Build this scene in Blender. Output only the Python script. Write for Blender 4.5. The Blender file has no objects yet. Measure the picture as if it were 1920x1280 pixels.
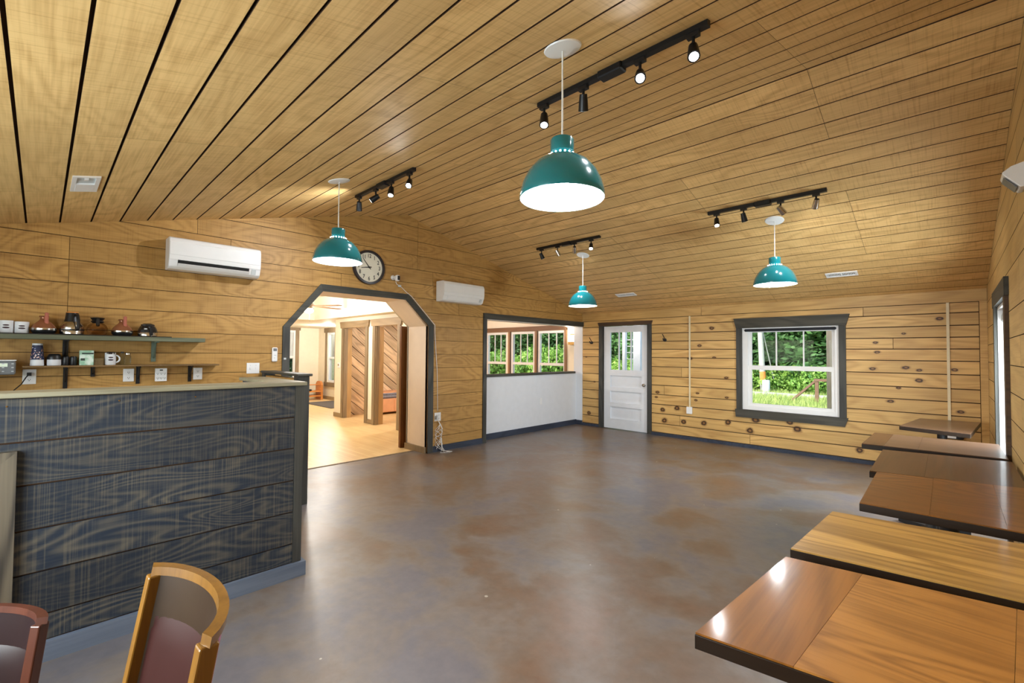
import bpy, bmesh, math, random
import numpy as np
from mathutils import Vector, Matrix

random.seed(7)
SC = bpy.context.scene
COL = SC.collection

# ------------------------------------------------------------------ camera
H = 1.46
cam_d = bpy.data.cameras.new('camera')
cam = bpy.data.objects.new('camera', cam_d)
COL.objects.link(cam)
cam_d.sensor_width = 36.0
cam_d.lens = 16.0
cam_d.clip_start = 0.02
cam_d.clip_end = 400
yaw, pitch, roll = math.radians(43.986), math.radians(1.494), math.radians(0.435)
fw = Vector((-math.sin(yaw) * math.cos(pitch), math.cos(yaw) * math.cos(pitch), math.sin(pitch)))
rt0 = Vector((math.cos(yaw), math.sin(yaw), 0))
up0 = rt0.cross(fw)
rt = rt0 * math.cos(roll) + up0 * math.sin(roll)
up = -rt0 * math.sin(roll) + up0 * math.cos(roll)
cam.matrix_world = Matrix(((rt.x, up.x, -fw.x, 0), (rt.y, up.y, -fw.y, 0), (rt.z, up.z, -fw.z, H), (0, 0, 0, 1)))
SC.camera = cam

# ------------------------------------------------------------------ world, exposure
vs = SC.view_settings
vs.view_transform = 'Standard'
vs.look = 'None'
vs.exposure = 0.4
vs.gamma = 1.0
vs.use_curve_mapping = False
SC.cycles.use_denoising = True
SC.cycles.use_adaptive_sampling = True
SC.cycles.adaptive_threshold = 0.07
SC.cycles.max_bounces = 6
SC.cycles.diffuse_bounces = 4
SC.cycles.glossy_bounces = 3
SC.cycles.transparent_max_bounces = 8
SC.cycles.sample_clamp_indirect = 6.0
SC.cycles.caustics_reflective = False
SC.cycles.caustics_refractive = False

W = bpy.data.worlds.new('sky')
SC.world = W
W.use_nodes = True
wn = W.node_tree.nodes
wl = W.node_tree.links
bg = wn['Background']
sky = wn.new('ShaderNodeTexSky')
sky.sky_type = 'NISHITA'
sky.sun_disc = False
sky.sun_elevation = math.radians(38)
sky.sun_rotation = math.radians(200)
sky.air_density = 1.0
sky.dust_density = 3.0
sky.ozone_density = 1.0
wl.new(sky.outputs['Color'], bg.inputs['Color'])
SKY_STRENGTH = 0.42
bg.inputs['Strength'].default_value = SKY_STRENGTH

PENDANT_W = 22.0
SPOT_W = 24.0
ROOM2_W = 70.0
LAMP_COL = (0.93, 0.96, 1.0)


def portal(loc, size, rot):
    ld = bpy.data.lights.new('window_portal', 'AREA')
    ld.shape = 'RECTANGLE'
    ld.size, ld.size_y = size
    ld.cycles.is_portal = True
    lo = bpy.data.objects.new('window_portal', ld)
    lo.location = loc
    lo.rotation_euler = rot
    COL.objects.link(lo)


R90 = math.pi / 2
portal((-1.78, 8.02, 1.27), (1.3, 1.2), (-R90, 0, 0))
portal((-4.5, 8.02, 1.5), (0.8, 0.8), (-R90, 0, 0))


def daylight(name, loc, size, rot, watts, col=(0.86, 0.93, 1.0)):
    ld = bpy.data.lights.new(name, 'AREA')
    ld.shape = 'RECTANGLE'
    ld.size, ld.size_y = size
    ld.energy = watts
    ld.color = col
    lo = bpy.data.objects.new(name, ld)
    lo.location = loc
    lo.rotation_euler = rot
    COL.objects.link(lo)


# fill light from the two added front windows; daylight through the glazed side door
for px, pw in ((-3.9, 22), (-1.9, 84)):
    daylight('front_fill_light', (px, -1.19, 1.4), (1.68, 1.18), (R90, 0, 0), pw)
daylight('side_door_daylight', (0.50, 5.68, 1.03), (1.5, 0.85), (0, R90, 0), 80)

# ------------------------------------------------------------------ room numbers (metres)
XL, XR, YB, YF = -5.495, 0.315, 7.80, -1.06
ZE, YRG, ZR = 2.273, 3.559, 3.400
SB = (ZR - ZE) / (YB - YRG)
SF = 0.2445
ZEF = ZR - SF * (YRG - YF)


def ceil_z(y):
    return ZR - SB * (y - YRG) if y >= YRG else ZR - SF * (YRG - y)


# ------------------------------------------------------------------ materials
MATS = {}


def srgb(r, g, b):
    f = lambda c: ((c / 255) / 12.92 if c / 255 <= 0.04045 else ((c / 255 + 0.055) / 1.055) ** 2.4)
    return (f(r), f(g), f(b), 1)


class NT:
    """small helper around a material's node tree"""

    def __init__(self, name):
        self.m = bpy.data.materials.new(name)
        self.m.use_nodes = True
        self.n = self.m.node_tree.nodes
        self.l = self.m.node_tree.links
        self.b = self.n['Principled BSDF']
        MATS[name] = self.m

    def new(self, t, **kw):
        x = self.n.new(t)
        for k, v in kw.items():
            setattr(x, k, v)
        return x

    def link(self, a, b):
        self.l.new(a, b)

    def val(self, sock, v):
        if hasattr(v, 'is_output'):
            self.l.new(v, sock)
        else:
            sock.default_value = v

    def math(self, op, a, b=0.0, c=None, clamp=False):
        x = self.new('ShaderNodeMath', operation=op, use_clamp=clamp)
        self.val(x.inputs[0], a)
        self.val(x.inputs[1], b)
        if c is not None:
            self.val(x.inputs[2], c)
        return x.outputs[0]

    def vmath(self, op, a, b=(0, 0, 0), out=0):
        x = self.new('ShaderNodeVectorMath', operation=op)
        self.val(x.inputs[0], a)
        self.val(x.inputs[1], b)
        return x.outputs[out]

    def noise(self, vec, scale=5.0, detail=2.0, rough=0.5, dist=0.0):
        x = self.new('ShaderNodeTexNoise')
        self.val(x.inputs['Vector'], vec)
        x.inputs['Scale'].default_value = scale
        x.inputs['Detail'].default_value = detail
        x.inputs['Roughness'].default_value = rough
        x.inputs['Distortion'].default_value = dist
        return x.outputs['Fac']

    def ramp(self, fac, stops):
        x = self.new('ShaderNodeValToRGB')
        self.val(x.inputs['Fac'], fac)
        e = x.color_ramp.elements
        while len(e) < len(stops):
            e.new(0.5)
        for el, (p, c) in zip(e, stops):
            el.position = p
            el.color = c if len(c) == 4 else (*c, 1)
        return x.outputs['Color']

    def mix(self, fac, a, b, mode='MIX'):
        x = self.new('ShaderNodeMix', data_type='RGBA', blend_type=mode)
        self.val(x.inputs[0], fac)
        self.val(x.inputs[6], a)
        self.val(x.inputs[7], b)
        return x.outputs[2]

    def coords(self, rnd=True):
        tc = self.new('ShaderNodeTexCoord').outputs['Object']
        if not rnd:
            return tc
        oi = self.new('ShaderNodeObjectInfo').outputs['Random']
        s = self.new('ShaderNodeCombineXYZ')
        self.val(s.inputs[0], self.math('MULTIPLY', oi, 37.0))
        self.val(s.inputs[1], self.math('MULTIPLY', oi, 61.0))
        self.val(s.inputs[2], self.math('MULTIPLY', oi, 23.0))
        return self.vmath('ADD', tc, s.outputs[0])

    def bump(self, h, strength=0.2, dist=0.01):
        x = self.new('ShaderNodeBump')
        x.inputs['Strength'].default_value = strength
        x.inputs['Distance'].default_value = dist
        self.val(x.inputs['Height'], h)
        self.link(x.outputs[0], self.b.inputs['Normal'])


def plain(name, col, rough=0.5, metal=0.0, spec=0.5, var=0.06, coat=0.0, vscale=9.0):
    t = NT(name)
    col = col if len(col) == 4 else (*col, 1)
    n = t.noise(t.coords(False), vscale, 3.0)
    dk = tuple(c * (1 - var) for c in col[:3]) + (1,)
    lt = tuple(min(1, c * (1 + var)) for c in col[:3]) + (1,)
    t.val(t.b.inputs['Base Color'], t.ramp(n, [(0.3, dk), (0.7, lt)]))
    t.b.inputs['Roughness'].default_value = rough
    t.b.inputs['Metallic'].default_value = metal
    t.b.inputs['Specular IOR Level'].default_value = spec
    t.b.inputs['Coat Weight'].default_value = coat
    return t.m


def emit(name, col, strength):
    t = NT(name)
    t.b.inputs['Base Color'].default_value = (*col, 1)
    t.b.inputs['Emission Color'].default_value = (*col, 1)
    t.b.inputs['Emission Strength'].default_value = strength
    return t.m


def axis_scale(axis, along, cross):
    return tuple(along if i == axis else cross for i in range(3))


def wood(name, light, dark, axis, grain=0.55, freq=46.0, fine=0.3, saw=0.0, rough=0.55, coat=0.0,
         big=(0.34, 2.3), knots=0.0, knot_list=None, knot_plane='xz', tone=0.12, bump=0.0, rnd=True, spec=0.4,
         board=0.07, lines=0.0):
    """stained timber: contour-line grain stretched along one axis, fine fibre, saw marks, knots"""
    t = NT(name)
    P = t.coords(rnd)
    raw = t.new('ShaderNodeTexCoord').outputs['Object']
    v1 = t.vmath('MULTIPLY', P, axis_scale(axis, *big))
    n1 = t.noise(v1, 1.5, 1.0, 0.45, 0.35)
    kfield = None
    if knots > 0:
        vk = t.vmath('MULTIPLY', P, axis_scale(axis, 2.1, 3.6))
        vo = t.new('ShaderNodeTexVoronoi')
        t.val(vo.inputs['Vector'], vk)
        vo.inputs['Scale'].default_value = 1.0
        sp = t.new('ShaderNodeSeparateColor')
        t.link(vo.outputs['Color'], sp.inputs[0])
        sel = t.math('GREATER_THAN', sp.outputs[0], 1 - knots)
        rad = t.math('MULTIPLY_ADD', sp.outputs[1], 0.06, 0.025)
        kd = t.math('DIVIDE', vo.outputs['Distance'], rad)
        kfield = t.math('MULTIPLY', t.math('MULTIPLY', t.math('SUBTRACT', 1.9, kd), 0.55, clamp=True), sel)
    if knot_list:
        best = None
        a, b = (0, 2) if knot_plane == 'xz' else (1, 2)
        wob = t.noise(raw, 16.0, 2.0)
        for (u, v, r) in knot_list:
            cv = [0, 0, 0]
            cv[a], cv[b] = u, v
            msk = [0, 0, 0]
            msk[a], msk[b] = (0.85 if v < .6 else 0.55), 1.0
            d = t.vmath('MULTIPLY', t.vmath('SUBTRACT', raw, tuple(cv)), tuple(msk))
            d = t.math('DIVIDE', t.vmath('LENGTH', d, out=1), r)
            best = d if best is None else t.math('MINIMUM', best, d)
        best = t.math('MULTIPLY', best, t.math('MULTIPLY_ADD', wob, 0.8, 0.6))
        kl = t.math('MULTIPLY', t.math('SUBTRACT', 1.3, best, clamp=False), 0.77, clamp=True)
        kfield = kl if kfield is None else t.math('MAXIMUM', kfield, kl)
    arg = t.math('MULTIPLY', n1, freq)
    if kfield is not None:
        arg = t.math('MULTIPLY_ADD', kfield, 5.0, arg)
    rings = t.math('MULTIPLY_ADD', t.math('SINE', arg), 0.5, 0.5)
    rings = t.math('POWER', rings, 1.6)
    patch = t.noise(P, 1.1, 1.0)
    amp = t.math('MULTIPLY', t.math('MULTIPLY_ADD', patch, 1.5, -0.2, clamp=True), grain)
    fib = t.noise(t.vmath('MULTIPLY', P, axis_scale(axis, 2.2, 75.0)), 1.0, 2.0, 0.6)
    f = t.math('ADD', t.math('MULTIPLY', rings, amp),
               t.math('MULTIPLY', t.math('SUBTRACT', fib, 0.45), fine * 2.2), clamp=True)
    if saw > 0:
        sw = t.noise(t.vmath('MULTIPLY', P, axis_scale(axis, 95.0, 3.0)), 1.0, 2.0, 0.6)
        sw = t.math('MULTIPLY', t.math('SUBTRACT', sw, 0.52, clamp=True), saw * 3.0)
        f = t.math('ADD', f, sw, clamp=True)
    if lines > 0:
        ln = t.noise(t.vmath('MULTIPLY', P, axis_scale(axis, 170.0, 0.7)), 1.0, 1.0, 0.5)
        lm = t.noise(P, 2.6, 2.0)
        ln = t.math('MULTIPLY', t.math('GREATER_THAN', ln, 0.56), t.math('MULTIPLY_ADD', lm, 2.4, -0.75, clamp=True))
        f = t.math('ADD', f, t.math('MULTIPLY', ln, lines), clamp=True)
    col = t.mix(f, light, dark)
    # slow tone drift from board to board and along the board
    dr = patch
    hi = tuple(1 + tone for _ in range(3)) + (1,)
    lo = tuple(1 - tone * k for k in (0.9, 1.0, 1.15)) + (1,)
    col = t.mix(1.0, col, t.ramp(dr, [(0.3, lo), (0.7, hi)]), 'MULTIPLY')
    orr = t.new('ShaderNodeObjectInfo').outputs['Random']
    br_ = t.math('MULTIPLY_ADD', orr, board * 2, 1 - board)
    cb_ = t.new('ShaderNodeCombineXYZ')
    for q_ in range(3):
        t.val(cb_.inputs[q_], br_)
    col = t.mix(1.0, col, cb_.outputs[0], 'MULTIPLY')
    if kfield is not None:
        halo = t.math('MULTIPLY', kfield, 1.3, clamp=True)
        core = t.math('SUBTRACT', 1.15, t.math('MULTIPLY', t.math('ABSOLUTE', t.math('SUBTRACT', kfield, 0.58)), 4.2), clamp=True)
        col = t.mix(t.math('MULTIPLY', halo, 0.75), col, srgb(112, 64, 24))
        col = t.mix(core, col, srgb(52, 28, 16))
    t.val(t.b.inputs['Base Color'], col)
    t.b.inputs['Roughness'].default_value = rough
    t.b.inputs['Coat Weight'].default_value = coat
    t.b.inputs['Coat Roughness'].default_value = 0.11
    t.b.inputs['Specular IOR Level'].default_value = spec
    if bump:
        t.bump(f, bump, 0.004)
    return t.m


KN = [(-3.746, 0.471, .03), (-3.484, 0.521, .034), (-3.716, 0.279, .034), (-3.365, 0.292, .033), (-3.017, 0.309, .033),
      (-2.631, 0.366, .033), (-2.219, 0.448, .04), (-1.749, 0.466, .035), (-2.298, 0.272, .034), (-1.653, 0.374, .036),
      (-0.917, 0.173, .03), (-2.879, 1.907, .03), (-3.084, 1.614, .026), (-3.25, 1.394, .028), (-2.846, 1.417, .02),
      (-2.652, 1.088, .022), (-3.123, 0.804, .02), (-3.151, 0.684, .02), (-2.645, 0.766, .022), (-3.847, 0.776, .028),
      (-3.868, 0.687, .02), (-0.099, 1.936, .026), (-0.445, 1.757, .017), (-0.736, 1.643, .02), (-0.714, 1.513, .022),
      (-0.767, 1.29, .026), (-0.424, 1.314, .026), (-0.295, 1.283, .02), (-0.302, 1.154, .028), (-0.501, 1.047, .018),
      (-0.583, 0.867, .026), (0.027, 1.3, .024), (0.077, 0.789, .024), (-5.33, 0.26, .03), (-5.4, 1.4, .016), (-5.2, 0.9, .016)]

wood('ceiling_wood', srgb(226, 190, 128), srgb(166, 122, 62), 0, grain=0.36, freq=60, fine=0.46, saw=0.5, rough=0.6, tone=0.08, big=(0.6, 2.0), board=0.04)
wood('ceiling_wood_back', srgb(226, 188, 126), srgb(162, 116, 60), 0, grain=0.42, freq=60, fine=0.46, saw=0.5, rough=0.55, tone=0.1, big=(0.6, 2.0), board=0.06)
wood('wall_ply', srgb(186, 145, 82), srgb(118, 78, 32), 1, grain=0.46, freq=78, fine=0.42, saw=0.3, rough=0.5, tone=0.1, big=(0.75, 2.4), board=0.05)
PINE = (srgb(212, 174, 110), srgb(150, 102, 48))
PINE_KW = dict(grain=0.5, freq=44, fine=0.36, rough=0.42, tone=0.16, big=(0.5, 3.0), board=0.06)
wood('wall_pine', *PINE, 0, knots=0.08, **PINE_KW)
wood('wall_pine_right', srgb(214, 182, 122), srgb(160, 118, 66), 1, grain=0.4, freq=34, fine=0.3, rough=0.5, knots=0.05, tone=0.12)
plain('groove_wood', srgb(70, 44, 20), 0.85, var=0.25)
wood('charcoal_y', srgb(74, 74, 68), srgb(28, 30, 34), 1, grain=0.7, freq=40, fine=0.5, rough=0.6, tone=0.25)
wood('charcoal_z', srgb(72, 72, 68), srgb(26, 29, 34), 2, grain=0.7, freq=40, fine=0.5, rough=0.6, tone=0.25)
wood('charcoal_x', srgb(76, 74, 66), srgb(30, 30, 32), 0, grain=0.7, freq=40, fine=0.5, rough=0.6, tone=0.25)
wood('charcoal_brown_x', srgb(88, 68, 52), srgb(40, 32, 28), 0, grain=0.7, freq=40, fine=0.5, rough=0.6, tone=0.25)
wood('navy_board', srgb(58, 66, 84), srgb(22, 28, 42), 1, grain=0.5, fine=0.5, rough=0.6, tone=0.2)
wood('bar_front', srgb(35, 45, 58), srgb(98, 92, 80), 1, grain=0.75, freq=105, fine=0.3, rough=0.5, tone=0.16, big=(0.8, 4.0), lines=0.6, bump=0.2)
wood('bar_base', srgb(108, 118, 134), srgb(72, 84, 108), 1, grain=0.5, fine=0.4, rough=0.6, tone=0.15)
wood('bar_cap', srgb(150, 146, 124), srgb(96, 84, 58), 1, grain=0.5, fine=0.5, rough=0.5, tone=0.3)
wood('bar_panel', srgb(104, 95, 80), srgb(52, 48, 44), 2, grain=0.95, freq=60, fine=0.4, rough=0.5, tone=0.15)
wood('shelf_wood', srgb(112, 118, 98), srgb(64, 70, 56), 1, grain=0.5, fine=0.5, rough=0.6, tone=0.3)
wood('shelf_wood_low', srgb(128, 100, 62), srgb(74, 54, 32), 1, grain=0.5, fine=0.5, rough=0.6, tone=0.2)
wood('grey_casing_z', srgb(146, 126, 98), srgb(102, 86, 66), 2, grain=0.5, fine=0.5, rough=0.6, tone=0.15)
wood('grey_casing_x', srgb(152, 130, 98), srgb(106, 88, 66), 0, grain=0.5, fine=0.5, rough=0.6, tone=0.15)
wood('gold_jamb', srgb(186, 150, 100), srgb(136, 102, 64), 2, grain=0.4, fine=0.4, rough=0.6)
wood('barn_plank', srgb(222, 196, 160), srgb(146, 118, 92), 0, grain=0.6, freq=40, fine=0.5, rough=0.6, tone=0.3, knots=0.04, big=(0.6, 3.0), board=0.15)
wood('dark_door', srgb(112, 66, 26), srgb(66, 34, 12), 2, grain=0.5, fine=0.4, rough=0.4, tone=0.1)
wood('bench_wood', srgb(216, 142, 72), srgb(178, 100, 44), 1, grain=0.4, fine=0.3, rough=0.4)
wood('sun_beam', srgb(126, 96, 72), srgb(80, 58, 42), 0, grain=0.5, fine=0.5, rough=0.6)
wood('sun_ceiling', srgb(206, 150, 84), srgb(150, 98, 46), 0, grain=0.4, fine=0.4, rough=0.5)
wood('sun_post', srgb(140, 108, 78), srgb(92, 68, 48), 2, grain=0.4, fine=0.4, rough=0.5)
TAB = dict(fine=0.4, rough=0.4, coat=0.35, spec=0.3)
wood('table_honey', srgb(150, 98, 38), srgb(84, 50, 15), 1, grain=0.6, freq=46, tone=0.16, **TAB)
wood('table_amber', srgb(166, 116, 56), srgb(94, 54, 20), 0, grain=0.6, freq=62, tone=0.16, big=(0.9, 3.0), knots=0.05, **TAB)
wood('table_pale', srgb(182, 144, 78), srgb(98, 66, 28), 0, grain=0.75, freq=34, tone=0.24, big=(0.5, 4.0), board=0.12, **TAB)
wood('table_gold', srgb(132, 84, 32), srgb(66, 38, 12), 0, grain=0.65, freq=54, tone=0.18, big=(0.8, 2.4), **TAB)
wood('table_walnut', srgb(86, 54, 28), srgb(48, 28, 14), 1, grain=0.5, freq=30, tone=0.18, **TAB)
wood('table_dusty', srgb(100, 74, 56), srgb(62, 42, 32), 0, grain=0.4, freq=30, tone=0.2, **TAB)
wood('table_edge', srgb(36, 24, 15), srgb(14, 9, 6), 0, grain=0.4, fine=0.5, rough=0.4)
wood('chair_wood', srgb(118, 82, 26), srgb(72, 45, 11), 2, grain=0.4, freq=30, fine=0.4, rough=0.35, coat=0.3, bump=0.03)
wood('chair_wood_dark', srgb(70, 34, 22), srgb(36, 17, 11), 2, grain=0.4, freq=30, fine=0.4, rough=0.35, coat=0.3, bump=0.03)
wood('rail_wood', srgb(140, 112, 92), srgb(90, 70, 58), 0, grain=0.4, rough=0.8)


def concrete():
    t = NT('stained_concrete')
    P = t.coords(False)
    n1 = t.noise(P, 0.75, 4.0, 0.6, 0.6)
    n2 = t.noise(P, 2.6, 5.0, 0.62, 0.4)
    n3 = t.noise(P, 13.0, 4.0, 0.6)
    f = t.math('ADD', t.math('MULTIPLY', n1, 0.7), t.math('MULTIPLY', n2, 0.4))
    col = t.ramp(f, [(0.43, srgb(116, 86, 62)), (0.51, srgb(116, 99, 85)), (0.57, srgb(124, 116, 111)), (0.65, srgb(108, 108, 118))])
    col = t.mix(0.3, col, t.ramp(n3, [(0.3, srgb(88, 76, 66)), (0.7, srgb(126, 114, 102))]))
    vo = t.new('ShaderNodeTexVoronoi')
    t.val(vo.inputs['Vector'], t.vmath('MULTIPLY', P, (1, 1, 0)))
    vo.inputs['Scale'].default_value = 4.6
    sp = t.new('ShaderNodeSeparateColor')
    t.link(vo.outputs['Color'], sp.inputs[0])
    rad = t.math('MULTIPLY_ADD', sp.outputs[1], 0.05, 0.01)
    wob = t.math('MULTIPLY_ADD', t.noise(P, 40.0, 2.0), 1.6, 0.2)
    fl = t.math('LESS_THAN', t.math('MULTIPLY', vo.outputs['Distance'], wob), rad)
    fl = t.math('MULTIPLY', fl, t.math('GREATER_THAN', sp.outputs[0], 0.4))
    col = t.mix(t.math('MULTIPLY', fl, 0.75), col, srgb(190, 184, 172))
    t.val(t.b.inputs['Base Color'], col)
    t.val(t.b.inputs['Roughness'], t.math('MULTIPLY_ADD', n2, 0.16, 0.285))
    t.b.inputs['Specular IOR Level'].default_value = 0.55
    t.bump(t.math('ADD', n3, t.math('MULTIPLY', n2, 0.6)), 0.07, 0.01)


concrete()


def strip_floor():
    t = NT('maple_strip_floor')
    P = t.coords(False)
    br = t.new('ShaderNodeTexBrick')
    t.val(br.inputs['Vector'], P)
    br.inputs['Color1'].default_value = srgb(238, 208, 154)
    br.inputs['Color2'].default_value = srgb(226, 190, 132)
    br.inputs['Mortar'].default_value = srgb(170, 122, 66)
    br.inputs['Scale'].default_value = 1.0
    br.inputs['Mortar Size'].default_value = 0.0012
    br.inputs['Brick Width'].default_value = 1.1
    br.inputs['Row Height'].default_value = 0.062
    n = t.noise(t.vmath('MULTIPLY', P, (2, 40, 2)), 1.0, 3.0)
    col = t.mix(0.25, br.outputs['Color'], t.ramp(n, [(0.3, srgb(214, 174, 114)), (0.7, srgb(244, 216, 164))]))
    t.val(t.b.inputs['Base Color'], col)
    t.b.inputs['Roughness'].default_value = 0.38


strip_floor()

plain('white_paint', srgb(226, 230, 236), 0.45, var=0.02)
plain('white_trim', srgb(236, 236, 236), 0.35, var=0.02)
plain('cream_paint', srgb(240, 230, 208), 0.6, var=0.02)
plain('cream_ceiling', srgb(244, 238, 222), 0.7, var=0.015)
plain('reveal_paint', srgb(232, 214, 194), 0.55, var=0.02)
plain('white_plastic', srgb(238, 239, 240), 0.3, var=0.015)
plain('grey_plastic', srgb(120, 124, 128), 0.4)
plain('pale_grey', srgb(196, 202, 204), 0.4)
plain('black_metal', srgb(26, 27, 30), 0.4, metal=0.3)
plain('black_plastic', srgb(22, 22, 24), 0.35)
plain('black_iron', srgb(20, 20, 22), 0.55)
plain('dark_slot', srgb(14, 14, 16), 0.7)
plain('steel', srgb(196, 192, 186), 0.22, metal=1.0)
plain('brass', srgb(176, 140, 84), 0.3, metal=1.0)
plain('teal_enamel', srgb(14, 110, 118), 0.16, var=0.03, coat=0.4)
plain('shade_inside', srgb(240, 244, 248), 0.6, var=0.01)
plain('cord_white', srgb(226, 226, 222), 0.5)
plain('conduit_cream', srgb(226, 214, 180), 0.5)
plain('clock_face', srgb(226, 222, 204), 0.5, var=0.04)
plain('clock_rim', srgb(44, 40, 46), 0.35)
plain('clock_black', srgb(20, 18, 18), 0.6)
plain('vinyl_maroon', srgb(50, 27, 25), 0.45, spec=0.08, var=0.1, vscale=4)
plain('vinyl_brown', srgb(48, 37, 28), 0.3, spec=0.3, var=0.12, vscale=4)
plain('vinyl_dark', srgb(30, 18, 20), 0.34, spec=0.3, var=0.12, vscale=4)
plain('vinyl_pink', srgb(176, 112, 140), 0.35, var=0.08)
plain('copper_glass', srgb(150, 98, 70), 0.18, metal=0.35)
plain('handle_pink', srgb(178, 104, 88), 0.3)
plain('orange_plastic', srgb(222, 140, 60), 0.4)
plain('cup_white', srgb(224, 226, 230), 0.4)
plain('box_green', srgb(196, 216, 190), 0.6, var=0.12, vscale=20)
plain('box_dark', srgb(60, 72, 64), 0.6)
plain('emblem', srgb(60, 36, 44), 0.5)
plain('coffee', srgb(40, 26, 20), 0.8)
plain('wire_tan', srgb(150, 126, 84), 0.5)
plain('rug_dark', srgb(78, 72, 70), 0.95, var=0.15, vscale=60)
plain('fan_blade', srgb(136, 96, 66), 0.45)
plain('toy_orange', srgb(226, 168, 124), 0.5)
plain('striped_cloth', srgb(150, 158, 178), 0.9, var=0.2, vscale=30)
plain('bracket_green', srgb(96, 112, 98), 0.5)
plain('bark', srgb(92, 80, 66), 0.9, var=0.3)
plain('pale_pole', srgb(188, 190, 180), 0.7)
plain('orange_tape', srgb(236, 150, 70), 0.6)
plain('drum_white', srgb(232, 236, 240), 0.5)
plain('curb_stone', srgb(206, 204, 206), 0.9)
plain('porch_beige', srgb(226, 206, 176), 0.7)
plain('porch_white', srgb(240, 240, 240), 0.5)
plain('shade_black', srgb(24, 27, 36), 0.7)
plain('ground_earth', srgb(96, 110, 60), 0.95, var=0.3, vscale=1.5)
plain('asphalt', srgb(150, 150, 152), 0.9)
emit('lamp_lens', (0.95, 0.98, 1.0), 18.0)
emit('bulb_glow', (0.92, 0.96, 1.0), 14.0)
emit('warm_glow', (1.0, 0.86, 0.62), 9.0)
emit('sconce_glow', (1.0, 0.9, 0.72), 6.0)
emit('lcd', (0.55, 0.62, 0.5), 0.35)


def glass(name, tint=(0.97, 0.99, 0.98), refl=0.9):
    t = NT(name)
    t.n.remove(t.b)
    out = [x for x in t.n if x.type == 'OUTPUT_MATERIAL'][0]
    tr = t.new('ShaderNodeBsdfTransparent')
    tr.inputs[0].default_value = (*tint, 1)
    gl = t.new('ShaderNodeBsdfGlossy')
    gl.inputs['Roughness'].default_value = 0.02
    fr = t.new('ShaderNodeFresnel')
    fr.inputs[0].default_value = 1.3
    mx = t.new('ShaderNodeMixShader')
    t.link(t.math('MULTIPLY', fr.outputs[0], refl), mx.inputs[0])
    t.link(tr.outputs[0], mx.inputs[1])
    t.link(gl.outputs[0], mx.inputs[2])
    t.link(mx.outputs[0], out.inputs[0])


glass('pane_glass', refl=0.3)
glass('jar_glass', (0.86, 0.9, 0.88), 0.5)
glass('amber_glass', (0.84, 0.73, 0.6), 0.35)


def leafmat(name, a, b):
    t = NT(name)
    oi = t.new('ShaderNodeObjectInfo').outputs['Random']
    n = t.noise(t.new('ShaderNodeTexCoord').outputs['Object'], 2.2, 3.0)
    f = t.math('ADD', t.math('MULTIPLY', n, 0.9), t.math('MULTIPLY', oi, 0.2))
    t.val(t.b.inputs['Base Color'], t.ramp(f, [(0.3, a), (0.75, b)]))
    t.b.inputs['Roughness'].default_value = 0.6
    t.b.inputs['Transmission Weight'].default_value = 0.0
    t.b.inputs['Subsurface Weight'].default_value = 0.0


leafmat('leaf_dark', srgb(46, 84, 44), srgb(100, 150, 82))
leafmat('leaf_bright', srgb(96, 150, 58), srgb(176, 214, 104))
leafmat('grass_blade', srgb(128, 166, 70), srgb(200, 216, 130))


def pattern_cup():
    t = NT('cup_blue_print')
    vo = t.new('ShaderNodeTexVoronoi')
    t.val(vo.inputs['Vector'], t.coords(False))
    vo.inputs['Scale'].default_value = 60.0
    sp = t.new('ShaderNodeSeparateColor')
    t.link(vo.outputs['Color'], sp.inputs[0])
    m = t.math('LESS_THAN', vo.outputs['Distance'], 0.32)
    c = t.ramp(sp.outputs[0], [(0.0, srgb(220, 220, 225)), (0.5, srgb(206, 140, 90)), (1.0, srgb(110, 130, 190))])
    t.val(t.b.inputs['Base Color'], t.mix(m, srgb(28, 36, 70), c))


pattern_cup()


def box_print():
    t = NT('box_print')
    P = t.coords(False)
    n = t.noise(P, 22.0, 3.0)
    t.val(t.b.inputs['Base Color'], t.ramp(n, [(0.42, srgb(222, 236, 224)), (0.6, srgb(150, 196, 166))]))
    t.b.inputs['Roughness'].default_value = 0.6


box_print()


# ------------------------------------------------------------------ mesh helpers
def world_loc(o):
    v = Vector((0, 0, 0))
    while o is not None:
        v += o.location
        o = o.parent
    return v


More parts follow.
